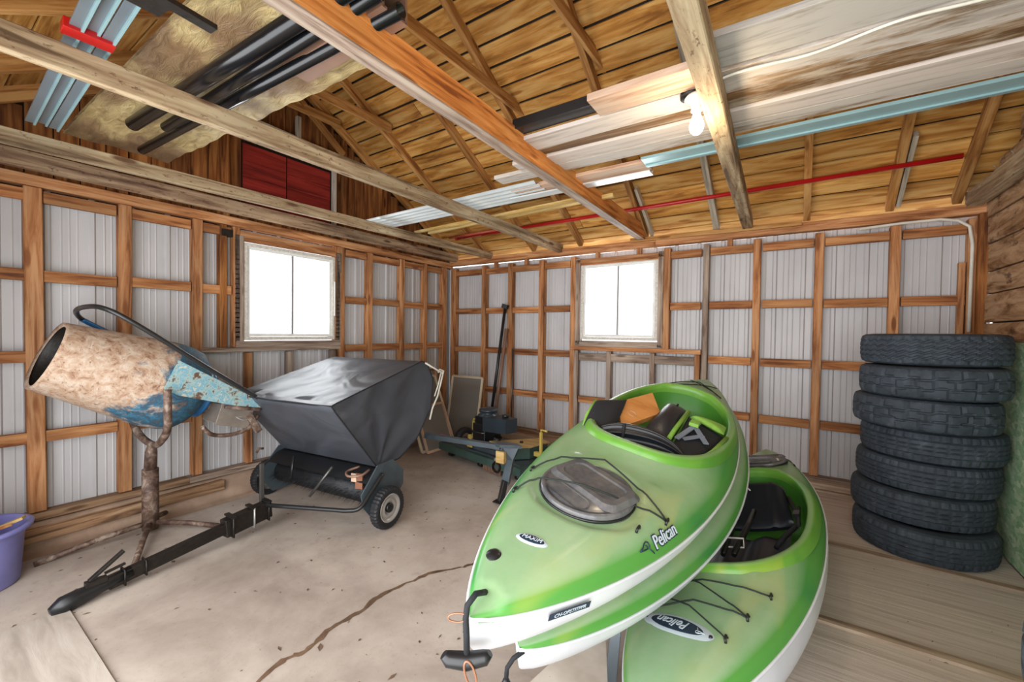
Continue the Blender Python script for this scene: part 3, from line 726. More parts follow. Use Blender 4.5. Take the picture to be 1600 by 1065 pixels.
# ================================================================== KAYAKS
def rotm(yaw, pitch, roll):
    return Matrix.Rotation(yaw, 3, 'Z') @ Matrix.Rotation(pitch, 3, 'X') @ Matrix.Rotation(roll, 3, 'Y')
class Kayak:
    well = None
    def __init__(s, name, label, pos, yaw, pitch, roll, Wd, L, a, nn, D, cock, crown=.075, flat=False, group=None):
        s.W, s.L, s.a, s.nn, s.D, s.cock, s.crown, s.flat = Wd, L, a, nn, D, cock, crown, flat
        mt = rotm(yaw, pitch, roll).to_4x4(); mt.translation = Vector(pos); s.M = mt
        s.t = thing(name, label, 'kayak', mat4=mt, group=group)
    def w(s, y):
        q = min(abs(2*y/s.L), 1); return s.W/2*(1-q**s.nn)**.8
    def sheer(s, y): return s.a*(2*y/s.L)**2
    def dz(s, x, y):
        q = min(abs(2*y/s.L), 1); w = max(s.w(y), 1e-4); t = min(abs(x)/w, 1)
        band = (.05*(1-q**6)+.012)*(1-t**9)**.55
        z = s.sheer(y) + band + s.crown*(1-q*q*.85)*(1-t*t)
        if not s.flat and s.cock:
            yc, rx, ry = s.cock; e = (abs(x/(rx+.02))**2.4 + abs((y-yc)/(ry+.02))**2.4)**(1/2.4)
            z += .022*max(0, 1-abs(e-1)/.22)**1.5
            # creases running from cockpit to the ends
            if q > .35: z += .012*max(0, 1-abs(abs(x)-.50*w)/.035)*(1-q)
            # dished well round the hatch
            if s.well: 
                hx, hy, hr = s.well; dd = math.hypot(x-hx, (y-hy)); z -= .014*max(0, min(1, (hr+.05-dd)/.03))
                dd = math.hypot(x*1.1, y+1.50); z -= .012*max(0, min(1, (.10-dd)/.03))
        return z
    def pt(s, x, y, up=0.0): return Vector((x, y, s.dz(x, y)+up))
    def shell(s, hullmat='hull'):
        L = s.L; NV = 190; NU = 64
        def fn(u, v):
            y = -L/2 + L*(0.5-0.5*math.cos(PI*v)) if False else -L/2 + L*v
            uu = math.sin((u*2-1)*PI/2); x = s.w(y)*uu; return (x, y, s.dz(x, y))
        yc, rx, ry = s.cock if s.cock else (0, .1, .1)
        def skip(u, v):
            if s.flat or not s.cock: return False
            x, y, _ = fn(u, v); return (abs(x/(rx-.012))**2.4 + abs((y-yc)/(ry-.012))**2.4) < 1
        def isside(u): 
            return abs(math.sin((u*2-1)*PI/2)) > .93
        MB().grid(fn, NU, NV, True, skip).build('deck', M['kayak'], s.t, True)
        def hf(u, v):
            y = -L/2 + L*v; q = min(abs(2*y/L), 1); an = (u*2-1)*PI/2; w = s.w(y)
            D = s.D*(1-.30*q**3*(1-q)) 
            x = w*math.copysign(abs(math.sin(an))**.8, an)*(1 - .10*math.cos(an)); z = s.sheer(y) - D*math.cos(an)**.62
            return (x, y + .17*(1-math.sin(abs(an)))*(-math.copysign(1, y))*q**5, z)
        MB().grid(hf, 32, 90).build('hull', M[hullmat], s.t, True)
        for sg in (-1, 1):
            MB().tube([(sg*(s.w(-L/2+L*k/90)+.002), -L/2+L*k/90, s.sheer(-L/2+L*k/90)) for k in range(91)], .006, 6).build('hull_seam', M['hull'], s.t, True)
        if not s.cock or s.flat: return
        # coaming: broad lip swept around the opening
        NR = 88; prof = [(.040, -.014), (.030, .012), (.020, .028), (.006, .035), (-.012, .034), (-.020, .024), (-.024, .0), (-.026, -.05)]
        V = []; F = []
        for k in range(NR):
            an = 2*PI*k/NR; c_, s_ = math.cos(an), math.sin(an)
            ex = math.copysign(abs(c_)**(2/2.4), c_); ey = math.copysign(abs(s_)**(2/2.4), s_)
            bz = s.dz(rx*ex, yc+ry*ey)
            for o_, z_ in prof: V.append(((rx+o_)*ex, yc+(ry+o_)*ey, bz+z_))
        m_ = len(prof)
        for k in range(NR):
            for i in range(m_-1): F.append((k*m_+i, ((k+1) % NR)*m_+i, ((k+1) % NR)*m_+i+1, k*m_+i+1))
        MB().add(V, F, True).build('cockpit_rim', M['kayak_rim'], s.t, True)
        # inner tub
        lv = [(1.0, 0), (.99, -.05), (.94, -.11), (.82, -.16), (.5, -.175), (0.02, -.175)]
        V = []; F = []
        for f_, d_ in lv:
            for k in range(48):
                an = 2*PI*k/48; c_, s_ = math.cos(an), math.sin(an)
                ex = math.copysign(abs(c_)**(2/2.4), c_); ey = math.copysign(abs(s_)**(2/2.4), s_)
                x = (rx-.026)*ex*f_; y = yc+(ry-.026)*ey*f_; zt = s.dz((rx-.026)*ex, yc+(ry-.026)*ey)-.02
                zz = zt + d_*1.25 if d_ > -.15 else max(s.sheer(y)-s.D*.78, zt + d_*1.25)
                V.append((x, y, zz))
        for i in range(len(lv)-1):
            for k in range(48): F.append((i*48+k, i*48+(k+1) % 48, (i+1)*48+(k+1) % 48, (i+1)*48+k))
        MB().add(V, F, True).build('cockpit_tub', M['kayak_in'], s.t, True)
    def cord(s, pts, r=.0036, up=.006, name='bungee_cord', arch=0.0):
        P = []
        for a_, b_ in zip(pts[:-1], pts[1:]):
            for k in range(8):
                t = k/8; x = a_[0]*(1-t)+b_[0]*t; y = a_[1]*(1-t)+b_[1]*t
                u = (a_[2] if len(a_) > 2 else up)*(1-t) + (b_[2] if len(b_) > 2 else up)*t
                P.append(s.pt(x, y, u+arch*math.sin(PI*t)))
        P.append(s.pt(pts[-1][0], pts[-1][1], pts[-1][2] if len(pts[-1]) > 2 else up))
        return MB().tube(P, r, 6).build(name, M['dark_cord'], s.t, True)
    def eye(s, x, y):
        p = s.pt(x, y, .006); mb = MB(); mb.tube([p+Vector((.0, -.016, -.006)), p+Vector((0, -.010, .008)), p+Vector((0, .010, .008)), p+Vector((0, .016, -.006))], .005, 6)
        return mb.build('pad_eye', M['black'], s.t, True)
    def frame(s, x, y, dirx, up=.004):
        """local matrix lying on the deck at x,y with text x-axis along dirx"""
        e = .01; px = (s.pt(x+e, y)-s.pt(x-e, y)).normalized(); py = (s.pt(x, y+e)-s.pt(x, y-e)).normalized(); nz = px.cross(py).normalized()
        X = Vector((dirx[0], dirx[1], 0)); X = (X - nz*X.dot(nz)).normalized(); Y = nz.cross(X)
        mt = Matrix((X, Y, nz)).transposed().to_4x4(); mt.translation = s.pt(x, y, up); return mt
    def patch(s, name, x, y, dirx, rx, ry, mat, up=.003, shape='ellipse', n=36):
        d = Vector((dirx[0], dirx[1])).normalized(); e = Vector((-d.y, d.x)); V = []
        rings = 5
        for j in range(rings+1):
            for k in range(n):
                an = 2*PI*k/n; f_ = j/rings
                q = d*(rx*math.cos(an)*f_) + e*(ry*math.sin(an)*f_); X_, Y_ = x+q.x, y+q.y
                V.append(s.pt(X_, Y_, up if j < rings else up-.004))
        F = [(j*n+k, j*n+(k+1) % n, (j+1)*n+(k+1) % n, (j+1)*n+k) for j in range(rings) for k in range(n)]
        return MB().add(V, F, True).build(name, mat, s.t, True)
    def bird(s, name, mt, size, mat, parent=None):
        """pelican line drawing: long bill, round head, neck"""
        P = [(-.62, .02), (-.30, .10), (-.12, .22), (.05, .26), (.18, .18), (.20, .02), (.10, -.12), (.22, -.28), (.30, -.42)]
        Q = [(-.62, .02), (-.25, -.04), (-.02, -.06), (.02, .06), (-.06, .12)]
        mb = MB()
        for R_ in (P, Q): mb.tube([(x*size, y*size, 0) for x, y in R_], size*.035, 5)
        o = mb.build(name, mat, s.t, True); o.matrix_local = mt; return o
kg = 'green touring kayaks piled on the floor'
K1 = Kayak('kayak', 'uppermost green kayak with a round black hatch and gear in its cockpit', (4.0239, -2.7861, .7819), -.0417, .1278, .197, .872, 3.009, .0736, 1.9777, .19, (.25, .355, .60), group=kg)
K1.well = (-.005, -.79, .19); K1.shell()
K2 = Kayak('kayak', 'green and white kayak sandwiched directly beneath the uppermost one', (4.045, -2.50, .556), -.0733, .165, .197, .872, 3.009, .0736, 1.9777, .17, None, crown=.01, flat=True, group=kg)
K2.shell()
K3 = Kayak('kayak', 'lowest green kayak on the floor at the right with an oval name plate', (4.4545, -2.3371, .2032), -.0655, .0811, -.2846, .866, 3.0742, .0926, 2.1987, .235, (.11, .385, .70), crown=.06, group=kg)
K3.shell()
# --- K1 details: hatch
def hatch(K, xc, yc, r, ang=-.25, ry=None):
    ry = ry or r
    z0_ = K.dz(xc, yc)-.012; dx = (K.dz(xc+.08, yc)-K.dz(xc-.08, yc))/.16; dy = (K.dz(xc, yc+.12)-K.dz(xc, yc-.12))/.24
    h = bpy.data.objects.new('hatch_cover', None)
    mt = Matrix.Translation((xc, yc, z0_)) @ Matrix.Rotation(math.atan(dy), 4, 'X') @ Matrix.Rotation(-math.atan(dx), 4, 'Y') @ Matrix.Rotation(ang, 4, 'Z') @ Matrix.Diagonal((1, ry/r, 1, 1))
    mb = MB().lathe([(r, -.015), (r, .028), (r-.006, .036), (r-.016, .036), (r-.02, .030), (r-.03, .034), (r*.55, .040), (.0, .040)], (0, 0, 0), (0, 0, 1), 56)
    o = mb.build('hatch_cover', M['hatch'], K.t, True); o.matrix_local = mt; tag(o, 'scuffed black hatch cover')
    def sub(mbb, name, mat):
        q = mbb.build(name, mat, o, True); return q
    sub(MB().tube([(r*math.cos(2*PI*k/48), r*math.sin(2*PI*k/48), .012) for k in range(48)], .007, 6, closed=True), 'hatch_rim', M['black'])
    # raised panel across the lid, rounded bar
    def rr(w, h_, z, rad, n=6):
        P = []
        for cx, cy, a0 in ((w-rad, h_-rad, 0), (-(w-rad), h_-rad, PI/2), (-(w-rad), -(h_-rad), PI), (w-rad, -(h_-rad), 1.5*PI)):
            for k in range(n+1): an = a0+PI/2*k/n; P.append((cx+rad*math.cos(an), cy+rad*math.sin(an), z))
        return P
    yb = r*.18
    A_ = [(x, y+yb, z) for x, y, z in rr(r*.93, r*.55, .036, .05)]; B_ = [(x, y+yb, z) for x, y, z in rr(r*.85, r*.46, .054, .045)]
    C_ = [(x, y+yb, z) for x, y, z in rr(r*.72, r*.34, .054, .04)]; D_ = [(x, y+yb, z) for x, y, z in rr(r*.69, r*.31, .048, .035)]
    N_ = len(A_); V = A_+B_+C_+D_; F = [(j*N_+k, j*N_+(k+1) % N_, (j+1)*N_+(k+1) % N_, (j+1)*N_+k) for j in range(3) for k in range(N_)] + [tuple(range(3*N_, 4*N_))]
    sub(MB().add(V, F), 'raised_panel', M['hatch'])
    E_ = [(x, y-r*.62, z) for x, y, z in rr(r*.56, r*.20, .042, .04)]; G_ = [(x, y-r*.62, z) for x, y, z in rr(r*.50, r*.15, .034, .03)]
    F2 = [(k, (k+1) % N_, N_+(k+1) % N_, N_+k) for k in range(N_)] + [tuple(range(N_, 2*N_))]
    sub(MB().add(E_+G_, F2), 'recess', M['hatch'])
    return o
hatch(K1, -.005, -.79, .19, -.30)
K1.cord([(-.285, -.765), (-.19, -.685, .05), (-.02, -.60, .06), (.14, -.66, .045), (.30, -.705)])
K1.cord([(-.245, -.955), (-.175, -.90, .05), (.0, -.86, .065), (.13, -.80, .045), (.30, -.705)])
K1.eye(.30, -.705); K1.eye(.235, -.855); K1.eye(-.285, -.765); K1.eye(-.245, -.955)
K1.patch('label_plate', -.012, -1.19, (1, .22), .056, .024, M['logo_light'], .004); K1.patch('label_print', -.012, -1.19, (1, .22), .049, .018, M['logo_dark'], .006)
text_mesh('label_text', 'MAXIM', .022, M['logo_light'], K1.t, K1.frame(-.012, -1.19, (1, .22), .007))
p = K1.pt(-.07, -1.31, .0); MB().lathe([(.0, .006), (.012, .008), (.018, .004), (.026, .0), (.030, -.004)], p, (0, 0, 1), 20).build('drain_plug', M['black'], K1.t, True)
mt = K1.frame(.312, -.77, (.22, .975), .004)
text_mesh('logo_outline', 'Pelican', .062, M['logo_dark'], K1.t, mt, .0010, .0045, .2, .92)
text_mesh('logo_text', 'Pelican', .062, M['logo_light'], K1.t, mt @ Matrix.Translation((0, 0, .002)), .0010, .0006, .2, .92)
K1.bird('logo_bird', K1.frame(.285, -.885, (.22, .975), .007), .07, M['logo_dark'])
# sticker on the white hull side
sy = -1.25
for dy_, nm in ((0, 's'),):
    A = Vector((K1.w(-1.32)+.006, -1.32, K1.sheer(-1.32)-.028)); B = Vector((K1.w(-1.17)+.006, -1.17, K1.sheer(-1.17)-.028)); X = (B-A).normalized(); Zu = Vector((.10, 0, 1)); Zu = (Zu-X*Zu.dot(X)).normalized(); N = X.cross(Zu)
    mt = Matrix((X, Zu, N)).transposed().to_4x4(); mt.translation = (A+B)/2 + N*.004
    o = MB().box((0, 0, 0), (.155, .024, .0015)).build('side_sticker', M['logo_dark'], K1.t, True); o.matrix_local = mt
    text_mesh('sticker_text', 'CN-OPSTITPPR', .020, M['logo_light'], K1.t, mt @ Matrix.Translation((0, 0, .0015)), .0004, 0, .2, .9)
# carry handle dangling from the near end of K1
R1 = K1.M
e0 = R1 @ K1.pt(-.01, -1.43, .004)
tip = R1 @ Vector((0, -1.5, K1.sheer(-1.5)))
hb = Vector((3.987, -4.312, .585))
MB().tube([e0, (3.998, -4.290, .742), (3.984, -4.308, .715), (3.982, -4.312, .68), (3.986, -4.313, .64), (hb.x, hb.y, hb.z)], .0085, 8).build('handle_strap', M['cloth_black'], K1.t)
rt = RT
MB().tube([hb - rt*.062, hb - rt*.05 - Vector((0, 0, .012)), hb - Vector((0, 0, .018)), hb + rt*.05 - Vector((0, 0, .008)), hb + rt*.062 + Vector((0, 0, .004))], [.012, .02, .023, .019, .010], 12).build('carry_handle', M['black'], K1.t)
def ring(c, rx_, ry_, ax, ay, r, K, name='snap_link'):
    MB().tube([Vector(c) + ax*(rx_*math.cos(2*PI*k/22)) + ay*(ry_*math.sin(2*PI*k/22)) for k in range(22)], r, 6, closed=True).build(name, M['copper'], K.t)
ring(hb + rt*.012 - Vector((0, 0, .035)) - _f*.024, .013, .036, (rt*.96+UP*.28), (UP*.96-rt*.28), .0032, K1)
ring(Vector((3.966, -4.325, .684)), .026, .012, rt, UP, .0026, K1)
# far bungees and handle K1
K1.cord([(-.20, 1.04), (.0, 1.16, .02), (.16, 1.02)]); K1.cord([(-.17, .98), (.12, 1.22)]); K1.cord([(.19, 1.0), (-.08, 1.24)])
# K2 handle below near tip
R2 = K2.M; t2 = R2 @ Vector((0, -1.5, K2.sheer(1.5)))
MB().tube([t2+Vector((.01, .01, -.01)), t2+Vector((-.015, -.015, -.03)), t2+Vector((-.03, -.03, -.06)), t2+Vector((-.03, -.035, -.09))], .008, 8).build('handle_strap', M['cloth_black'], K2.t)
MB().tube([t2+Vector((-.03, -.035, -.09)), t2+Vector((-.03, -.035, -.11)), t2+Vector((-.028, -.04, -.20)), t2+Vector((-.028, -.04, -.22))], [.008, .017, .018, .01], 12).build('carry_handle', M['black'], K2.t)
# --- K3 details
K3.patch('name_plate', -.035, -1.015, (1, -.28), .165, .055, M['logo_light'], .004); K3.patch('name_plate_print', -.035, -1.015, (1, -.28), .135, .043, M['logo_dark'], .006)
mt = K3.frame(-.05, -1.01, (-1, .28), .0075)
text_mesh('name_text', 'Pelican', .062, M['logo_light'], K3.t, mt, .0008, .0004, .2, .85)
K3.bird('name_bird', K3.frame(.065, -1.045, (-1, .28), .008), .045, M['logo_light'])
for x, y in ((-.183, -.973), (.113, -1.057)): MB().lathe([(0, .006), (.006, .005), (.008, 0)], K3.pt(x, y, .004), (0, 0, 1), 12).build('rivet', M['black'], K3.t, True)
K3.cord([(-.20, -.74), (.0, -.70, .02), (.275, -.70)]); K3.cord([(-.20, -.63), (.0, -.74, .03), (.215, -.885)])
K3.cord([(-.23, -.95), (.0, -.86, .02), (.215, -.885)]); K3.cord([(-.22, -.80), (.0, -.92, .03), (.165, -1.045)])
K3.eye(.215, -.885); K3.eye(.275, -.70); K3.eye(-.20, -.63); K3.eye(.165, -1.045); K3.eye(-.23, -.95)
o = hatch(K3, .02, 1.08, .185, -.1, .12)
K3.cord([(.12, 1.15), (.22, 1.20), (.25, 1.05)])
# seat back, seat, straps, foot braces in K3
def slab(name, pts, thick, mat, K, bulge=.0, n=14, parent=None):
    """padded panel between four local corner points"""
    a_, b_, c_, d_ = [Vector(q) for q in pts]; nz = (b_-a_).cross(d_-a_).normalized()
    def P_(u, v): return a_*(1-u)*(1-v) + b_*u*(1-v) + c_*u*v + d_*(1-u)*v
    def prof(u, v): return (max(0, 1-abs(2*u-1)**4)*max(0, 1-abs(2*v-1)**4))**.5
    mb = MB()
    mb.grid(lambda u, v: P_(u, v) + nz*(thick/2*prof(u, v)+bulge*math.sin(PI*u)*math.sin(PI*v)), n, n)
    mb.grid(lambda u, v: P_(u, v) - nz*(thick/2*prof(u, v)-bulge*math.sin(PI*u)*math.sin(PI*v)), n, n)
    return mb.build(name, mat, K, True)
zb = .06
mb = MB()
def sb(u, v):
    x = -.26 + .52*u; hgt = .34*(1-abs(2*u-1)**3.0)**.6+.02
    y = .30 + hgt*v; z = -.02 + .17*v - .03*math.cos((2*u-1)*1.3)
    return Vector((x, y, z))
mb.grid(lambda u, v: sb(u, v) + Vector((0, -.008, .022))*(1 if 0 < u < 1 and 0 < v < 1 else 0) + Vector((0, 0, .010))*(1-min(1, abs(abs(u-.5)-.28)/.05)), 30, 16)
mb.grid(lambda u, v: sb(u, v) + Vector((0, .01, -.022)), 24, 10)
sbk = mb.build('seat_back', M['pad'], K3.t, True)
mt = Matrix.Translation((-.02, .545, .150)) @ Matrix.Rotation(math.atan(.5), 4, 'X') @ Matrix.Rotation(.1, 4, 'Z')
K3.bird('seat_bird', mt, .13, M['white'])
MB().grid(lambda u, v: (-.24+.5*u, -.28+.5*v, -.045 - .03*math.sin(PI*u) + .02*(1-abs(2*v-1)**6) + .012*math.cos(u*6*PI)), 24, 16).build('seat', M['pad'], K3.t, True)
for x0, x1 in ((-.01, .0), (.085, .055)):
    MB().tube([(x0, .20, .11), (x0*.9, .0, .10), (x1, -.30, .095), (x1, -.33, .09)], [.014, .017, .016, .012], 10).build('foot_brace', M['black'], K3.t, True)
MB().tube([(-.02, -.19, .12), (.09, -.20, .12), (.09, -.24, .09), (-.02, -.24, .09)], .005, 6, closed=True).build('brace_cord', M['rope'], K3.t, True)
MB().tube([(.25, .42, .10), (.30, .25, .07), (.31, .15, .05), (.24, .02, .03), (.20, -.05, .0)], .013, 8).build('seat_strap', M['cloth_black'], K3.t, True)
MB().box((.305, .22, .08), (.035, .06, .025)).build('buckle', M['black'], K3.t, True)
MB().tube([(.31, .32, .08), (.315, .10, .06)], .009, 8).build('side_strap', M['cloth_black'], K3.t, True)
# --- gear in the cockpit of K1 (things of their own, standing in the cockpit)
def gear(name, label, cat, loc): 
    return thing(name, label, cat, mat4=K1.M @ Matrix.Translation(loc))
def gl(t, pts):   # convert K1-local points to gear-local
    return [Vector(q) - (K1.M.inverted() @ t.matrix_world.translation) for q in pts]
t = gear('seat_cushion', 'black ribbed seat back lying at the near edge of the uppermost cockpit', 'seat', (.0, -.2, .05))
mb = MB()
def sc_(u, v):
    base = Vector((-.20, -.265, .04)).lerp(Vector((.235, -.10, .04)), u); h_ = .155*(1-abs(2*u-.85)**2.6*.62)**.8*(1-.15*u) + .012
    return base + Vector((-.10, .26, .62)).normalized()*h_*v*1.0
def rib(u, v): return .022*max(0, 1-abs(v-.32-.1*u)/.12) + .022*max(0, 1-abs(v-.68-.08*u)/.12)
off_ = Vector((.25, -.8, .45)).normalized()
V0 = K1.M.inverted() @ t.matrix_world.translation
mb.grid(lambda u, v: sc_(u, v) - V0 + off_*(.012+rib(u, v))*(1 if 0 < v < 1 and 0 < u < 1 else 0), 30, 26)
mb.grid(lambda u, v: sc_(u, v) - V0 - off_*.015, 12, 8)
mb.build('cushion', M['pad'], t, True)
MB().tube([sc_(k/24, 1.0)-V0 for k in range(25)], .008, 6).build('edge_piping', M['black'], t, True)
MB().tube([sc_(.28, v/8)-V0+off_*.03 for v in range(9)], .009, 6).build('strap', M['cloth_black'], t, True)
t = gear('life_jacket', 'black folded life jacket with lime edging at the left of the uppermost cockpit', 'life jacket', (-.22, -.05, .1))
slab('jacket_panel', gl(t, [(-.325, -.20, .075), (-.13, -.29, .085), (-.20, .12, .22), (-.345, .0, .20)]), .07, M['cloth_black'], t, .012)
slab('jacket_lining', gl(t, [(-.33, -.16, .10), (-.30, -.27, .05), (-.24, -.30, .04), (-.30, -.10, .12)]), .03, M['cloth_green'], t, .008)
MB().tube(gl(t, [(-.345, .0, .20), (-.345, -.10, .14), (-.31, -.22, .07), (-.26, -.28, .05)]), .012, 8).build('edging', M['cloth_green'], t, True)
MB().tube(gl(t, [(-.30, -.12, .17), (-.25, -.16, .15), (-.22, -.22, .11)]), .006, 6).build('buckle_strap', M['strap'], t, True)
t = gear('cardboard_piece', 'flat orange brown cardboard box lying on the gear in the uppermost cockpit', 'cardboard', (-.13, .15, .17))
mb = MB(); Pq = gl(t, [(-.135, -.09, .135), (-.02, .22, .165), (-.135, .40, .215), (-.25, .10, .195)])
nq = (Pq[1]-Pq[0]).cross(Pq[3]-Pq[0]).normalized(); mb.prism(Pq, -nq*.035); mb.build('box_body', M['cardboard'], t, True)
mb = MB(); c_ = (Pq[0]*.45+Pq[3]*.25+Pq[1]*.2+Pq[2]*.1); ux = (Pq[1]-Pq[0]).normalized(); uy = nq.cross(ux)
mb.tube([c_ + nq*.002 + ux*(.022*math.cos(k*2*PI/9)) + uy*(.026*math.sin(k*2*PI/9)) for k in range(9)], .002, 4, closed=True); mb.build('faded_emblem', M['peach'], t, True)
t = gear('dry_bag', 'glossy black bag behind the ribbed seat in the uppermost cockpit', 'bag', (.05, .2, .05))
slab('bag_body', gl(t, [(-.06, -.02, .07), (.11, -.02, .07), (.10, .42, .14), (-.03, .42, .16)]), .11, M['bag'], t, .03)
MB().tube(gl(t, [(-.03, .02, .12), (.03, .16, .17), (.04, .36, .20)]), .007, 6).build('bag_seam', M['cloth_black'], t, True)
t = gear('life_jacket', 'black life jacket with lime edges and grey straps at the right of the uppermost cockpit', 'life jacket', (.22, .1, .08))
slab('jacket_panel', gl(t, [(.13, -.08, .09), (.275, -.13, .08), (.34, .26, .12), (.12, .33, .16)]), .05, M['cloth_black'], t, .0)
slab('jacket_flap', gl(t, [(.13, .28, .17), (.16, .26, .19), (.335, .20, .16), (.325, .36, .15)]), .035, M['cloth_green'], t, .01)
MB().tube(gl(t, [(.10, -.05, .11), (.10, .12, .14), (.115, .31, .19)]), .014, 8).build('edging', M['cloth_green'], t, True)
MB().tube(gl(t, [(.27, -.14, .10), (.32, .02, .12), (.35, .22, .14)]), .012, 8).build('edging', M['cloth_green'], t, True)
for A, B in (((.14, .0, .135), (.20, .20, .18)), ((.19, .16, .17), (.28, .04, .14)), ((.17, .02, .135), (.25, .10, .155))):
    Pq = gl(t, [A, B]); d_ = (Pq[1]-Pq[0]).normalized(); sd_ = Vector((0, 0, 1)).cross(d_).normalized()
    MB().prism([Pq[0]-sd_*.014, Pq[1]-sd_*.014, Pq[1]+sd_*.014, Pq[0]+sd_*.014], (0, 0, .006)).build('webbing', M['strap'], t, True)
MB().box(gl(t, [(.185, .17, .185)])[0], (.05, .06, .02)).build('lime_loop', M['cloth_green'], t, True)

# splattered board scrap and pale strip beneath the kayaks
o = MB().prism([(3.80, -3.75, -.045), (3.98, -3.78, -.045), (4.08, -3.50, -.045), (3.97, -3.24, -.045), (3.88, -3.26, -.045)], (0, 0, .03)).build('board_scrap', M['splat']); tag(o, 'ragged plywood scrap spattered with dark paint under the kayak ends', 'board')
o = MB().box((3.90, -3.50, (FZ-.045)/2), (.09, .40, -FZ-.045)).build('support_block', M['curb_wood']); tag(o, 'wooden block carrying the spattered plywood scrap', 'block')
o = board('metal_strip', (3.96, -3.05, PZ-.02), (4.12, -3.62, PZ-.02), .05, .02, M['galv']); tag(o, 'pale metal strip on the floor between the piled kayaks', 'metal strip')

# ================================================================== TYRES
def tyre_mesh(kind, R=.385, r=.205, wd=.205, n=144):
    prof = []
    # cross section, z from -wd/2 to wd/2, outer tread then sidewalls
    tw = wd*.40
    NT_ = 25
    for i in range(NT_): prof.append(('t', R, -tw + 2*tw*i/(NT_-1)))
    side = [(R-.012, tw+.006), (R-.03, tw+.016), (R-.07, tw+.021), (R-.11, tw+.018), (r+.03, tw+.004), (r, tw-.006), (r-.006, tw-.022), (r+.004, tw-.034), (R-.045, tw-.02), (R-.025, 0)]
    prof += [('s', a_, b_) for a_, b_ in side[:9]] + [('s', side[9][0], 0)] + [('s', a_, -b_) for a_, b_ in reversed(side[:9])]
    V = []; F = []; P_ = len(prof)
    for k in range(n):
        an = 2*PI*k/n
        for ty, rr_, z in prof:
            q = rr_
            if ty == 't':
                s_ = z/tw
                q -= .010*abs(s_)**4
                dpt = 0
                zz = math.asin(math.sin(an*36))/ (PI/2)
                if kind == 0:
                    for g in (-.62, -.22, .22, .62):
                        if abs(s_-g-.08*zz) < .06: dpt = .009
                    if abs(s_) > .78 and (k % 4 == 0): dpt = .008
                elif kind == 1:
                    for g in (-.38, .38):
                        if abs(s_-g-.10*(1 if (k//4) % 2 else -1)) < .07: dpt = .011
                    if (k + (4 if s_ > 0 else 0)) % 8 == 0 and abs(s_) > .3: dpt = .011
                    if (k+2) % 6 == 0 and abs(s_) < .3: dpt = .009
                else:
                    for g in (-.55, -.18, .18, .55):
                        if abs(s_-g) < .05: dpt = .009
                    if k % 3 == 0 and abs(s_) > .6: dpt = .006
                    if k % 4 == 0 and abs(s_) < .5: dpt = .003
                q -= dpt
            elif k % 3 == 0 and rr_ > R-.04 and abs(z) > tw: q -= .004
            V.append((q*math.cos(an), q*math.sin(an), z))
    for k in range(n):
        for i in range(P_):
            j = (i+1) % P_; k2 = (k+1) % n; F.append((k*P_+i, k2*P_+i, k2*P_+j, k*P_+j))
    o = MB().add(V, F, False).build('tyre', M['tyre'], None); me = o.data; bpy.data.objects.remove(o); return me
a = NT('dusty_tyre_rubber'); v = a.coords((1, 1, 1)); n_ = a.noise(v, 9, 6, 0.7); n2_ = a.noise(v, 50, 4, 0.7)
vo = a.n('ShaderNodeTexVoronoi', feature='DISTANCE_TO_EDGE'); vo.inputs['Scale'].default_value = 26; a.l(v, vo.inputs['Vector'])
c = a.ramp(n_, [(0.3, hexc('262c33')), (0.6, hexc('3a424b')), (0.8, hexc('5a5f64'))])
c = a.mix(a.ramp(n2_, [(0.66, (0,)*3), (0.76, (0.7,)*3)]), c, hexc('8d8a82')); a.col(c); a.bump(vo.outputs['Distance'], .35, .004); M['tyre'] = a.set(0.7, spec=.35)
TM = [tyre_mesh(i) for i in range(3)]
tl = [(0, 5.495, -1.02, .0, 2, 'dark tyre at the very bottom of the stack of seven'), (1, 5.485, -.96, .0, 2, 'second tyre from the floor in the stack, shifted left'),
      (2, 5.515, -.93, .0, 2, 'third tyre from the floor in the stack'), (3, 5.535, -.95, .0, 2, 'middle tyre of the stack of seven, smooth ribbed tread'),
      (4, 5.475, -1.06, .0, 1, 'blocky tyre third from the top, sticking out left'), (5, 5.505, -1.08, .0, 1, 'tyre with large cracked tread blocks second from the top'),
      (6, 5.51, -1.05, .0, 0, 'topmost tyre of the stack with zigzag tread')]
for i, x, y, tz, kd, lb in tl:
    o = bpy.data.objects.new('tyre', TM[kd]); COL.objects.link(o)
    o.location = (x, y, PZ + .105 + .2185*i); o.rotation_euler = (random.uniform(-.012, .012), random.uniform(-.012, .012), i*1.3); o.scale = (1, 1, 1.035)
    tag(o, lb, 'tyre', 'stack of seven old tyres by the green board')
for i, lb in enumerate(('lowest tyre of the short stack at the right edge of the floor', 'second tyre from the floor in the short stack at the right edge', 'third tyre from the floor in the short stack at the right edge', 'upper tyre of the short stack at the right edge of the floor')):
    o = bpy.data.objects.new('tyre', TM[(2, 0, 2, 1)[i]]); COL.objects.link(o); o.location = (5.54-.003*i, -3.79+.006*i, PZ+.105+.2185*i); o.rotation_euler = (0, 0, i*.9)
    tag(o, lb, 'tyre', 'short stack of tyres cut off by the right edge')

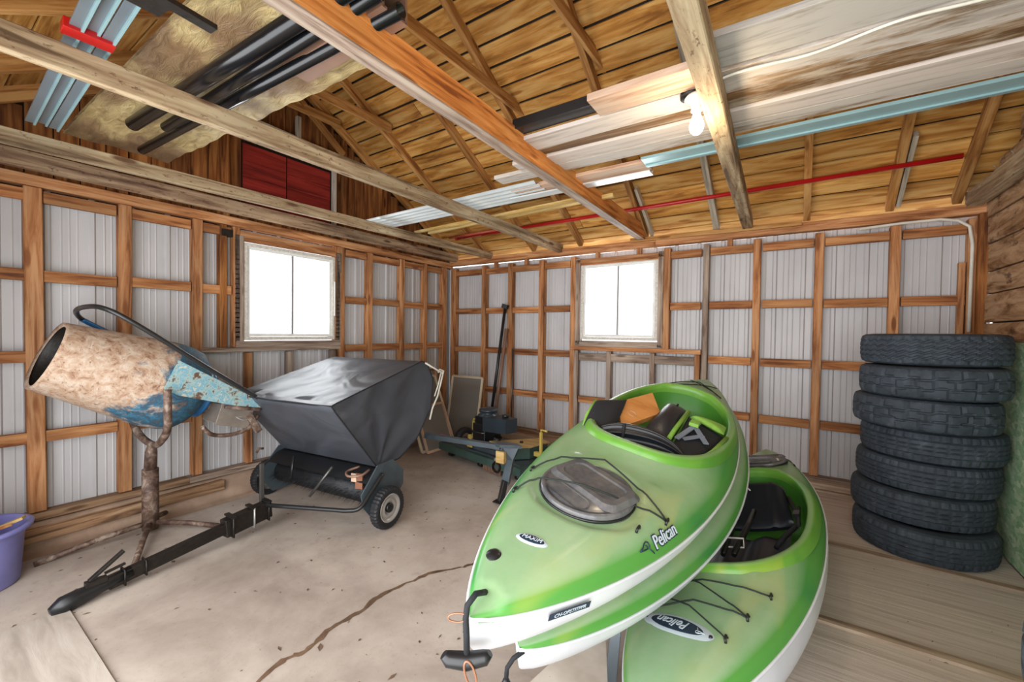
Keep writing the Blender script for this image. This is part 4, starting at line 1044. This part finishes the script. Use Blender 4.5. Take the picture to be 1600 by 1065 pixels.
# ================================================================== CEMENT MIXER
def catmull(P, n=8):
    P = [Vector(p) for p in P]; Q = [P[0]*2-P[1]] + P + [P[-1]*2-P[-2]]; out = []
    for i in range(1, len(Q)-2):
        for k in range(n):
            t = k/n; a_, b_, c_, d_ = Q[i-1], Q[i], Q[i+1], Q[i+2]
            out.append(.5*((2*b_) + (-a_+c_)*t + (2*a_-5*b_+4*c_-d_)*t*t + (-a_+3*b_-3*c_+d_)*t**3))
    out.append(P[-1]); return out
cm = thing('cement_mixer', 'old blue cement mixer crusted with mortar on a rusty tripod post', 'cement mixer', loc=(.38, -3.99, FZ))
mouth = Vector((.42, -4.565, 1.25)); belly = Vector((.40, -3.83, .95)); axd = (belly-mouth).normalized(); Lm = (belly-mouth).length
o = MB().lathe([(.215, .012), (.243, 0), (.247, .02), (.262, .12), (.30, .35), (.338, .58), (.352, .68), (.352, Lm-.02), (.335, Lm+.06), (.27, Lm+.13), (.16, Lm+.20), (.10, Lm+.22), (0, Lm+.22)], (0, 0, 0), (0, 0, 1), 64)
q = Vector((0, 0, 1)).rotation_difference(axd).to_matrix().to_4x4(); q.translation = mouth
dr = o.build('drum', M['drum'], cm, True); dr.matrix_local = cm.matrix_world.inverted() @ q; tag(dr, 'mortar crusted drum, mouth tipped towards the left')
o = MB().lathe([(.240, .003), (.232, .02), (.25, .2), (.28, .4), (.29, .6), (.1, .75), (0, .75)], (0, 0, 0), (0, 0, 1), 48).build('drum_inside', M['iron'], cm, True); o.matrix_local = cm.matrix_world.inverted() @ q
rear = mouth + axd*(Lm+.12)
MB().lathe([(.0, 0), (.20, 0), (.205, .02), (.19, .035), (.205, .05), (.205, .07), (.0, .07)], rear + axd*.03, axd, 40).build('drive_ring', M['blue'], cm)
MB().lathe([(0, 0), (.04, 0), (.045, .05), (.03, .08), (0, .085)], mouth + axd*(Lm+.16) + Vector((.0, 0, .22)), axd, 20).build('end_cap', M['flash'], cm)
# post, yoke
MB().tube([(.38, -3.99, FZ+.03), (.38, -3.99, .30)], .055, 20).build('post_sleeve', M['rust'], cm)
MB().tube([(.38, -3.99, .30), (.38, -3.985, .44), (.38, -3.98, .50)], [.042, .040, .026], 18).build('post', M['rust'], cm)
yk = catmull([(.86, -4.02, .99), (.87, -4.02, .84), (.82, -4.01, .68), (.64, -4.0, .56), (.42, -3.98, .50), (.20, -4.0, .54), (.05, -4.02, .66), (.02, -4.0, .80), (.02, -3.98, .92)], 6)
MB().tube(yk, .026, 12).build('yoke', M['rust'], cm)
# side plates along the handle
h0 = Vector((.86, -3.24, .70)); h1 = Vector((.84, -4.28, 1.525))
MB().prism([(.80, -3.93, 1.20), (.80, -4.02, .99), (.80, -3.93, .93), (.80, -3.55, .80), (.80, -3.30, .745), (.80, -3.26, .76)], (-.012, 0, 0)).build('side_plate', M['blue_flake'], cm)
hd = catmull([(.62, -3.22, .72), (.80, -3.20, .71), (.86, -3.25, .745), (.86, -3.75, 1.125), (.85, -4.20, 1.475), (.78, -4.345, 1.575), (.60, -4.40, 1.585), (.35, -4.40, 1.56), (.15, -4.33, 1.50), (.10, -4.20, 1.42)], 7)
MB().tube(hd, .017, 12).build('handle', M['tube_black'], cm)
MB().tube(catmull([(.16, -4.34, 1.505), (.10, -4.20, 1.42), (.06, -4.05, 1.33), (.04, -3.92, 1.2)], 6), .018, 12).build('handle_end', M['blue'], cm)
# bottom frame with motor housing
MB().box((.60, -3.52, .70), (.30, .24, .16), Matrix.Rotation(-.30, 3, 'X')).box((.745, -3.52, .70), (.02, .26, .18), Matrix.Rotation(-.30, 3, 'X')).build('motor_box', M['motor'], cm)
MB().lathe([(.0, 0), (.17, 0), (.15, .10), (.09, .13), (0, .13)], rear + axd*.10, axd, 32).build('gear_case', M['rust'], cm)
MB().tube([(.80, -3.62, .80), (.80, -3.35, .74), (.62, -3.25, .70)], .016, 10).build('frame_tube', M['rust'], cm)
MB().tube(catmull([(.80, -3.78, .66), (.78, -3.70, .58), (.76, -3.55, .55), (.75, -3.42, .58), (.74, -3.33, .68)], 6), .017, 10).build('frame_tube', M['rust'], cm)
MB().box((.76, -3.38, .62), (.05, .05, .19), Matrix.Rotation(.5, 3, 'X')).build('bracket', M['rust'], cm)
for i_, (a_, b_) in enumerate((((.72, -3.60, .75), (.74, -3.40, .70)), ((.74, -3.55, .72), (.74, -3.38, .66)))):
    MB().tube(catmull([a_, ((a_[0]+b_[0])/2+.02, (a_[1]+b_[1])/2, a_[2]-.06), b_], 5), .006, 6).build('wire', M['silver'], cm)
# tripod feet
ft = (.38, -3.99, -.135)
for e_ in ((.36, -4.62, FZ+.012), (.80, -3.62, FZ+.02), (.96, -4.24, FZ+.02), (.17, -3.83, FZ+.05)):
    MB().tube([ft, Vector(ft).lerp(Vector(e_), .5)+Vector((0, 0, .012)), e_], .020, 10).build('leg', M['rust'], cm)

# ================================================================== LAWN SWEEPER
ls = thing('lawn_sweeper', 'tow behind lawn sweeper with a grey vinyl hopper and black brush housing', 'lawn sweeper', loc=(1.05, -2.93, FZ))
RW = Vector((1.879, -2.829, FZ+.175)); LWh = Vector((.25, -3.04, FZ+.175)); ax = (RW-LWh).normalized(); fw = Vector((ax.y, -ax.x, 0))   # fw: towards the tow bar
def sp(a_, f_, z_):  # a_ metres from right wheel towards the left, f_ forward
    b_ = RW - ax*a_ + fw*f_; return Vector((b_.x, b_.y, z_))
WT = 1.52
# hopper: cross section f,z
sec = [(-.02, .27), (.46, .865), (.40, .885), (-.62, 1.15), (-.70, 1.12), (-.80, .95), (-.76, .66), (-.55, .40), (-.30, .27)]
def sect(t, inset=0.0):
    # t along closed polygon
    N_ = len(sec); t = (t % 1)*N_; i = int(t); u = t-i; a_ = sec[i]; b_ = sec[(i+1) % N_]
    return a_[0]*(1-u)+b_[0]*u, a_[1]*(1-u)+b_[1]*u
def hop(u, v):
    f_, z_ = sect(v); a_ = .14 + (WT-.28)*u
    N_ = len(sec); seg = int((v % 1)*N_)
    if seg == 2: z_ -= .022*math.sin(PI*((v*N_) % 1))*math.sin(PI*u) - .006*math.sin(u*21+v*60)*math.sin(PI*u)
    elif seg == 0: f_ -= .015*math.sin(PI*u)*math.sin(PI*((v*N_) % 1))
    else: f_ += .008*math.sin(u*13+z_*15)
    return sp(a_, f_, z_)
mb = MB(); mb.grid(hop, 48, len(sec)*10)
hb_ = mb.build('hopper_cover', M['vinyl'], ls); tag(hb_, 'grey vinyl cover with a sagging shiny top')
for side_, a_, nm in ((0, .14, 'side_panel'), (1, WT-.14, 'side_panel')):
    cf, cz = -.22, .68
    def cap(u, v, a_=a_, side_=side_):
        f_, z_ = sect(u); k = v
        F_ = cf + (f_-cf)*k; Z_ = cz + (z_-cz)*k
        # folds radiating from the lower front
        an = math.atan2(Z_-.27, F_+.05); dep_ = .035*math.sin(PI*k)*(.5+.5*math.sin(an*9)) + .03*(1-k)
        return sp(a_ + (dep_ if side_ == 0 else -dep_), F_, Z_)
    MB().grid(cap, 108, 12).build(nm, M['vinyl'], ls)
seam = [sp(.14, *sect((k/60) % 1)) for k in range(60)]
MB().tube(seam, .006, 6, closed=True).build('seam', M['cloth_black'], ls)
MB().tube([sp(.14+(WT-.28)*k/20, .46, .868-.012*math.sin(PI*k/20)) for k in range(21)], .006, 6).build('seam', M['cloth_black'], ls)
# rope at the back
MB().tube([sp(.13, -.66, 1.13), sp(.10, -.86, 1.03), sp(.10, -.92, 1.02), sp(.11, -.84, .78), sp(.13, -.78, .66), sp(.13, -.74, .55)], .009, 6).build('tie_rope', M['rope'], ls)
MB().tube([sp(.11, -.90, 1.03), sp(.11, -.85, .90), sp(.12, -.80, .78)], .007, 6).build('tie_rope', M['rope'], ls)
MB().tube([sp(.10, -.90, 1.0), sp(.10, -.93, 1.03), sp(.12, -.88, 1.05), sp(.12, -.86, 1.02)], .01, 6).build('rope_knot', M['rope'], ls)
# housing: half drum open to the front with brush
hc_z, hc_r = .06, .20
def house(u, v):
    an = math.radians(35 + 190*v); return sp(.10+(WT-.24)*u, -.03 + hc_r*math.cos(an), hc_z + hc_r*math.sin(an))
mb = MB(); mb.grid(house, 8, 18); mb.build('brush_housing', M['black'], ls)
for a_ in (.09, WT-.13):
    P_ = [sp(a_, .17, -.02), sp(a_, .20, .10), sp(a_, .02, .30), sp(a_, -.16, .31), sp(a_, -.30, .18), sp(a_, -.30, .05), sp(a_, -.12, -.13), sp(a_, .08, -.13)]
    MB().prism(P_, ax*-.012).build('end_plate', M['mower_grey'], ls)
mb = MB()
random.seed(3)
for k in range(1500):
    a_ = random.uniform(.13, WT-.17); an = random.uniform(-.6, 2.6); r_ = random.uniform(.15, .185)
    c_ = sp(a_, 0, .06); dv = fw*math.cos(an) + Vector((0, 0, 1))*math.sin(an); sd_ = ax*.004
    mb.add([c_+dv*.05-sd_, c_+dv*.05+sd_, c_+dv*r_], [(0, 1, 2)])
mb.cyl(sp(.13, 0, .06), sp(WT-.17, 0, .06), .10, 20)
b_ = mb.build('brush', M['rubber'], ls); b_['kind'] = 'stuff'
for a_ in (.45, .95): 
    MB().tube([sp(a_, .18, .28), sp(a_+.18, .26, .02)] if a_ < .5 else [sp(a_, .18, .30), sp(a_-.02, .22, .10)], .012, 8).build('brace_bar', M['tube_grey'] if a_ < .5 else M['black'], ls)
MB().box(sp(.20, .12, .18), (.07, .015, .13), Matrix.Rotation(.3, 3, 'Z')).build('drive_bracket', M['copper'], ls)
MB().box(sp(.24, .14, .21), (.05, .010, .07), Matrix.Rotation(.3, 3, 'Z')).build('paper_label', M['peach'], ls)
MB().tube(catmull([sp(.16, .05, .26), sp(.14, .16, .25), sp(.24, .20, .24), sp(.34, .12, .24), sp(.30, .02, .26)], 5), .01, 8).build('frame_loop', M['brown_metal'], ls)
MB().tube([sp(WT-.1, .16, .30), sp(WT-.1, .20, .31), sp(WT-.08, .21, .27)], .012, 8).build('hinge_ring', M['rust'], ls)
# wheels
def wheel(a_):
    c = sp(a_, 0, FZ+.175); od = ax if a_ < .5 else -ax
    w_ = thing('wheel', loc=c); w_.parent = ls; w_.matrix_local = Matrix.Translation(c - Vector(ls.location)); bpy.context.view_layer.update()
    prof = [(.115, -.035), (.15, -.042), (.168, -.036), (.175, -.02), (.175, .02), (.168, .036), (.15, .042), (.115, .035)]
    tr = MB(); n_ = 72; V = []; F = []; q_ = Vector((0, 0, 1)).rotation_difference(od).to_matrix()
    for k in range(n_):
        an = 2*PI*k/n_
        for i, (r_, z_) in enumerate(prof):
            rr_ = r_ - (.006 if (k % 2 and r_ > .16) else 0); V.append(c + q_ @ Vector((rr_*math.cos(an), rr_*math.sin(an), z_)))
    m_ = len(prof)
    for k in range(n_):
        for i in range(m_-1): F.append((k*m_+i, ((k+1) % n_)*m_+i, ((k+1) % n_)*m_+i+1, k*m_+i+1))
    tr.add(V, F, False).build('tread', M['rubber'], w_)
    MB().lathe([(.118, -.03), (.118, .036), (.108, .038), (.098, .020), (.085, .015), (.075, .026), (.060, .030), (.05, .012), (.042, .012), (0, .012)], c, od, 40).build('rim', M['silver'], w_)
    MB().lathe([(.040, .005), (.040, .03), (.032, .038), (0, .038)], c, od, 28).build('hub_cap', M['black'], w_)
wheel(0.0); wheel(WT+.06)
MB().cyl(sp(.04, 0, FZ+.175), sp(WT+.02, 0, FZ+.175), .013, 10).build('axle', M['tube_black'], ls)
# tow frame
apex = Vector((1.045, -3.46, -.01))
MB().tube(catmull([sp(.075, -.02, .22), sp(.075, .12, .10), sp(.09, .22, .01), sp(.17, .27, -.008), sp(.26, .30, -.01)], 6) + [(1.25, -3.36, -.012), apex], .017, 10).build('tow_arm', M['tube_black'], ls)
MB().tube(catmull([sp(WT-.12, .02, .24), sp(WT-.12, .20, .12), sp(WT-.15, .24, .06)], 5), .014, 10).build('tow_arm', M['tube_black'], ls)
MB().box((apex.x-.03, apex.y+.03, .155), (.03, .028, .33)).build('upright_bar', M['tube_grey'], ls)
# tongue beam with coupler
T0 = Vector((1.06, -3.42, -.06)); T1 = Vector((1.17, -4.42, -.155))
d_ = (T1-T0).normalized()
board('tongue_beam', T0+d_*.25, T1, .06, .075, M['iron'], ls)
board('tongue_sleeve', T0-d_*.03, T0+d_*.33, .085, .135, M['iron'], ls)
for s_ in (.0, .12, .28):
    p_ = T0+d_*s_; MB().tube([p_+Vector((-.06, 0, .075)), p_+Vector((.06, 0, .075)), p_+Vector((.06, 0, -.075)), p_+Vector((-.06, 0, -.075))], .008, 6, closed=True).build('clamp_bolt', M['silver'] if s_ == .12 else M['iron'], ls)
    MB().box(p_+Vector((0, 0, .078)), (.13, .035, .014)).build('clamp_plate', M['iron'], ls)
for s_ in (.82, .93):
    p_ = T0+d_*s_; MB().tube([p_+Vector((-.04, 0, .045)), p_+Vector((.04, 0, .045)), p_+Vector((.04, 0, -.045)), p_+Vector((-.04, 0, -.045))], .006, 6, closed=True).build('clamp_bolt', M['iron'], ls)
cp = T1
MB().tube([cp-d_*.12+Vector((0, 0, .01)), cp+d_*.02+Vector((0, 0, .0)), cp+d_*.13-Vector((0, 0, .002)), cp+d_*.20-Vector((0, 0, .006)), cp+d_*.25-Vector((0, 0, .012))], [.038, .036, .050, .052, .025], 16).build('coupler', M['black'], ls)
MB().box(cp+d_*.05+Vector((0, 0, .045)), (.05, .10, .03)).build('latch_block', M['iron'], ls)
MB().box(cp-d_*.0+Vector((0, 0, .115)), (.035, .20, .016), Matrix.Rotation(.65, 3, 'X')).build('latch_lever', M['iron'], ls)
MB().box(cp-d_*.04+Vector((0, 0, .075)), (.02, .10, .012), Matrix.Rotation(.2, 3, 'X')).build('latch_trigger', M['iron'], ls)

# ================================================================== MOWER DECK (trail mower) with engine
mw = thing('trail_mower', 'dark green mower deck with a black engine and yellow height cranks', 'mower', loc=(1.5, -.8, FZ))
MA = Vector((.78, -1.06, 0)); MBp = Vector((2.28, -1.36, 0)); mx = (MBp-MA).normalized(); my = Vector((-mx.y, mx.x, 0))
Rm = Matrix((mx, my, Vector((0, 0, 1)))).transposed()
def mp(a_, b_, z_): q = MA + mx*a_ + my*b_; return Vector((q.x, q.y, z_))
MB().prism([mp(0, 0, -.13), mp(1.52, 0, -.13), mp(1.58, .45, -.13), mp(1.40, .85, -.13), mp(.15, .80, -.13), mp(-.05, .4, -.13)], (0, 0, .09)).build('deck_pan', M['mower_green'], mw)
MB().prism([mp(.06, .06, -.04), mp(1.46, .06, -.04), mp(1.50, .44, -.04), mp(1.34, .78, -.04), mp(.2, .74, -.04), mp(.02, .4, -.04)], (0, 0, .012)).build('deck_top', M['mower_grey'], mw)
MB().box(mp(0.756, .28, (.0)*1.2), (.50, .35, .05), Rm).build('engine_mount', M['mower_grey'], mw)
en = mp(0.773, .30, (0)*1.2)
eng = MB().box(mp(0.687, .25, (.13)*1.2), (.23, .28, .29), Rm).box(mp(0.687, .10, (.16)*1.2), (.20, .04, .02), Rm).box(mp(0.687, .10, (.06)*1.2), (.20, .04, .02), Rm); eng.build('engine_block', M['black'], mw)
for z_ in (.08, .17): MB().tube([mp(0.567, .105, (z_)*1.2), mp(0.687, .085, (z_-.004)*1.2), mp(0.803, .105, (z_)*1.2)], .006, 6).build('shroud_band', M['tube_grey'], mw)
MB().prism([mp(0.584, .14, (.25)*1.2), mp(0.808, .14, (.25)*1.2), mp(0.842, .40, (.25)*1.2), mp(0.584, .40, (.25)*1.2)], (0, 0, .085)).build('blower_housing', M['black'], mw)
MB().lathe([(0, .10), (.09, .10), (.115, .085), (.12, .06), (.10, .055), (.10, .03), (.13, .02), (.135, 0), (0, 0)], mp(0.687, .27, (.32)*1.2), (0, 0, 1), 32).build('recoil_cap', M['engine'], mw)
MB().prism([mp(0.773, .10, (.19)*1.2), mp(1.117, .16, (.20)*1.2), mp(1.134, .34, (.20)*1.2), mp(0.808, .38, (.19)*1.2)], (0, 0, .17)).build('fuel_tank', M['engine'], mw)
MB().lathe([(0, .035), (.035, .035), (.04, .03), (.04, 0), (0, 0)], mp(1.014, .26, (.343)*1.2), (0, 0, 1), 20).build('fuel_cap', M['black'], mw)
MB().cyl(mp(0.876, .22, (.02)*1.2), mp(0.928, .22, (.14)*1.2), .05, 16).build('carburettor', M['iron'], mw)
MB().box(mp(0.808, .16, (.03)*1.2), (.10, .10, .12), Rm).build('carburettor', M['iron'], mw)
# belt cover with tan top
MB().prism([mp(.92, .14, -.02), mp(1.24, .10, -.02), mp(1.38, .30, -.02), mp(1.38, .62, -.02), mp(1.22, .64, -.02)], (0, 0, .13)).build('belt_cover', M['mower_green'], mw)
MB().prism([mp(.88, .12, .112), mp(1.25, .08, .112), mp(1.40, .30, .112), mp(1.40, .64, .112), mp(1.20, .67, .112)], (0, 0, .014)).build('cover_board', M['tan_ply'], mw)
MB().lathe([(0, .02), (.02, .018), (.022, 0)], mp(1.2, .35, .126), (0, 0, 1), 12).build('cover_knob', M['iron'], mw)
def crank(a_, b_, h_=.30):
    MB().box(mp(a_, b_, .0+h_/2), (.028, .028, h_), Rm).tube([mp(a_, b_, h_), mp(a_, b_, h_+.03), mp(a_+.05, b_, h_+.03), mp(a_+.09, b_, h_+.025)], .010, 8).build('height_crank', M['yellow'], mw)
    MB().box(mp(a_-.02, b_, .04), (.14, .05, .05), Rm).build('crank_base', M['yellow'], mw)
crank(.36, .30, .26); crank(1.50, .36, .30)
MB().prism([mp(.52, .06, .0), mp(.62, .06, .0), mp(.58, .06, .13)], my*.012).build('bracket', M['yellow'], mw)
for a_, b_ in ((.02, .42), (1.56, .62)):
    MB().lathe([(.08, -.04), (.13, -.05), (.155, -.03), (.16, 0), (.155, .03), (.13, .05), (.08, .04)], mp(a_, b_, FZ+.165), mx if a_ < 1 else (mx*.3+my), 36).build('wheel', M['rubber'], mw)
    MB().lathe([(0, .0), (.06, .02), (.085, .03), (.085, -.03), (.06, -.02), (0, 0)], mp(a_, b_, FZ+.165), mx if a_ < 1 else (mx*.3+my), 24).build('wheel_hub', M['brown_metal'], mw)
for a_ in (.1, .7, 1.35): MB().cyl(mp(a_, .12, FZ+.03), mp(a_+.06, .12, FZ+.03), .035, 16).cyl(mp(a_+.03, .12, FZ+.03), mp(a_+.03, .12, -.10), .012, 8).build('gauge_wheel', M['iron'], mw)
for k in range(11): MB().box(mp(.90+.028*k, .02, -.155), (.012, .02, .09), Rm).build('chute_tine', M['brown_metal'], mw)
o = MB().box(mp(.10, -.02, .06), (.16, .10, .022), Rm).build('pink_lid', M['pink']); tag(o, 'small magenta plastic lid lying by the mower at the grey tow bar', 'lid'); o.location.z = 0
# tow bar of the mower, raised on a jack leg
j0 = Vector((2.30, -1.80, .30))
MB().box((0, 0, 0), (.1, .1, .1)).v
board('tow_bar', (1.46, -1.98, .335), j0+Vector((.02, 0, .01)), .06, .05, M['mower_grey'], mw)
board('tow_bar', mp(1.3, .1, .10), j0, .06, .05, M['mower_grey'], mw)
MB().prism([j0+Vector((-.05, -.03, .02)), j0+Vector((.05, -.06, .02)), j0+Vector((.22, .07, .01)), j0+Vector((.14, .12, .01)), j0+Vector((.0, .06, .02))], (0, 0, .03)).build('gusset_plate', M['mower_grey'], mw)
jt = j0+Vector((.10, .03, .01)); jb = Vector((2.37, -1.87, FZ+.01))
MB().prism([jt+Vector((-.10, -.02, .02)), jt+Vector((.10, .02, .02)), jt+Vector((.045, 0, -.12)), jt+(jb-jt)*.68+Vector((.055, 0, 0)), jt+(jb-jt)*.68+Vector((-.03, 0, 0)), jt+Vector((-.03, 0, -.12))], (-.02, .07, 0)).build('jack_leg', M['mower_grey'], mw)
board('jack_leg', jt+(jb-jt)*.6+Vector((.015, 0, 0)), jb, .06, .05, M['tube_black'], mw)
MB().box(jb+Vector((0, 0, .01)), (.12, .09, .012)).build('jack_foot', M['iron'], mw)
MB().box(j0+Vector((.02, .02, -.09)), (.10, .08, .12)).build('hitch_block', M['tan_ply'], mw)
MB().lathe([(.05, -.02), (.065, 0), (.05, .02)], j0+Vector((-.03, 0, -.20)), (.3, 1, 0), 20).build('hitch_ring', M['iron'], mw)
MB().lathe([(0, 0), (.03, 0), (.03, .06), (0, .06)], j0+Vector((-.04, 0, -.14)), (.3, 1, .2), 14).build('hitch_pin', M['silver'], mw)

# ================================================================== RODS, SCREENS, TUB
def rod(name, label, A, B, r, mat, cat='rod'):
    o = MB().cyl(A, B, r, 12).build(name, M[mat]); tag(o, label, cat); return o
rod('black_rod', 'black steel pipe leaning on the back wall, left of the pair', (.92, -.16, FZ+.01), (1.13, -.045, 1.80), .022, 'tube_black', 'pole')
rod('brown_rod', 'brown steel bar leaning right beside the black pipe', (.985, -.15, FZ+.01), (1.165, -.05, 1.50), .026, 'brown_metal', 'pole')
rod('thin_rod', 'thin grey rod upright between the leaning bars and the stud', (1.30, -.10, FZ+.12), (1.27, -.03, 1.2), .012, 'tube_grey', 'pole')
o = MB().box((1.13, -.045, 1.83), (.10, .05, .06), Matrix.Rotation(.3, 3, 'Y')).build('black_clamp', M['black']); tag(o, 'small black clamp on top of the leaning black pipe', 'clamp')
def screen(label, P0, P1, lean, H, w=.035, mat='screen_wood', cross=None):
    """framed insect screen: bottom edge P0-P1, top displaced by lean"""
    P0 = Vector(P0); P1 = Vector(P1); up = Vector(lean)+Vector((0, 0, H)); nrm = (P1-P0).cross(up).normalized()
    t = thing('window_screen', label, 'screen', loc=P0, group='framed screens leaning in the corner')
    Q0, Q1 = P0+up, P1+up
    for A, B in ((P0, P1), (Q0, Q1), (P0, Q0), (P1, Q1)):
        board('frame_rail', A, B, w, .022, M[mat], t, side=(B-A).cross(nrm))
    if cross: board('frame_rail', P0.lerp(Q0, cross), P1.lerp(Q1, cross), w, .02, M[mat], t, side=up)
    MB().add([P0, P1, Q1, Q0], [(0, 1, 2, 3)]).build('mesh', M['mesh'], t)
    return t
screen('tall framed screen leaning on the left wall, nearest the sweeper', (.56, -1.15, FZ+.02), (.56, -.50, FZ+.02), (-.46, .04, 0), .96)
screen('smaller pale framed screen standing in front of the taller one', (.63, -1.12, FZ+.02), (.63, -.60, FZ+.02), (-.27, .04, 0), .58, mat='peach')
screen('framed screen leaning on the back wall beside the corner post', (.20, -.30, FZ+.02), (.78, -.28, FZ+.02), (-.0, .16, 0), .94)
screen('brown framed screen at the back, deepest in the corner', (.22, -.92, FZ+.24), (.22, -.40, FZ+.24), (-.17, .0, 0), .83, mat='stud')
o = MB().box((.86, -.72, FZ+.03), (.30, .14, .05), Matrix.Rotation(.4, 3, 'Z')).build('timber_offcut', M['stud_grey']); tag(o, 'short timber offcut on the floor at the foot of the screens', 'timber')
# leaf litter, chips and grit scattered on the floor
random.seed(11); mb = MB()
for k in range(260):
    x = random.uniform(.3, 3.6); y = random.uniform(-4.9, -.3); z_ = FZ+.002
    if x > 3.3 and y < -2.5 and random.random() < .5: continue
    a0 = random.uniform(0, 6.28); l_ = random.uniform(.004, .016)*(1 if random.random() < .9 else 2); w_ = l_*random.uniform(.2, .6)
    c_, s_ = math.cos(a0), math.sin(a0)
    mb.add([(x-c_*l_, y-s_*l_, z_), (x+s_*w_, y-c_*w_, z_+.002), (x+c_*l_, y+s_*l_, z_+.001), (x-s_*w_, y+c_*w_, z_+.003)], [(0, 1, 2), (0, 2, 3)])
for k in range(60):
    x = random.uniform(4.95, 5.85); y = random.uniform(-3.5, -.3); a0 = random.uniform(0, 6.28); l_ = random.uniform(.004, .012); c_, s_ = math.cos(a0), math.sin(a0); z_ = PZ+.002
    mb.add([(x-c_*l_, y-s_*l_, z_), (x+s_*l_*.4, y-c_*l_*.4, z_+.002), (x+c_*l_, y+s_*l_, z_+.001)], [(0, 1, 2)])
o = mb.build('floor_litter', M['crack']); tag(o, 'scattered leaf litter and wood chips on the garage floor', 'litter', kind='stuff')
# lavender tub with wood scraps
tb = thing('plastic_tub', 'lavender plastic tub holding wood scraps by the left wall', 'tub', loc=(.42, -4.91, FZ))
c = (.42, -4.91, FZ)
MB().lathe([(0, .004), (.215, 0), (.225, .01), (.245, .30), (.262, .345), (.285, .35), (.287, .37), (.262, .375), (.250, .36), (.235, .30), (.215, .02), (0, .02)], c, (0, 0, 1), 48).build('tub_body', M['tub'], tb)
for i, (x, y, a0, ln, mt, lb) in enumerate([(.46, -4.83, .5, .30, 'girt', 'brown wood offcut resting across the rim of the lavender tub'), (.50, -4.78, 1.1, .22, 'tan_ply', 'orange tan wood chip standing in the lavender tub'), (.38, -4.90, -.3, .30, 'stud_grey', 'grey wood offcut lying deepest in the lavender tub')]):
    o = board('wood_offcut', (x-.5*ln*math.cos(a0), y-.5*ln*math.sin(a0), FZ+.30+.03*i), (x+.5*ln*math.cos(a0), y+.5*ln*math.sin(a0), FZ+.40+.02*i), .05, .016, M[mt]); tag(o, lb, 'wood', 'wood scraps in the tub')
o = MB().prism([(.40, -4.90, FZ+.37), (.47, -4.84, FZ+.39), (.44, -4.80, FZ+.45), (.36, -4.86, FZ+.43)], (.0, .0, .004)).build('paper_scrap', M['white']); tag(o, 'crumpled white paper scrap on top of the tub', 'paper')
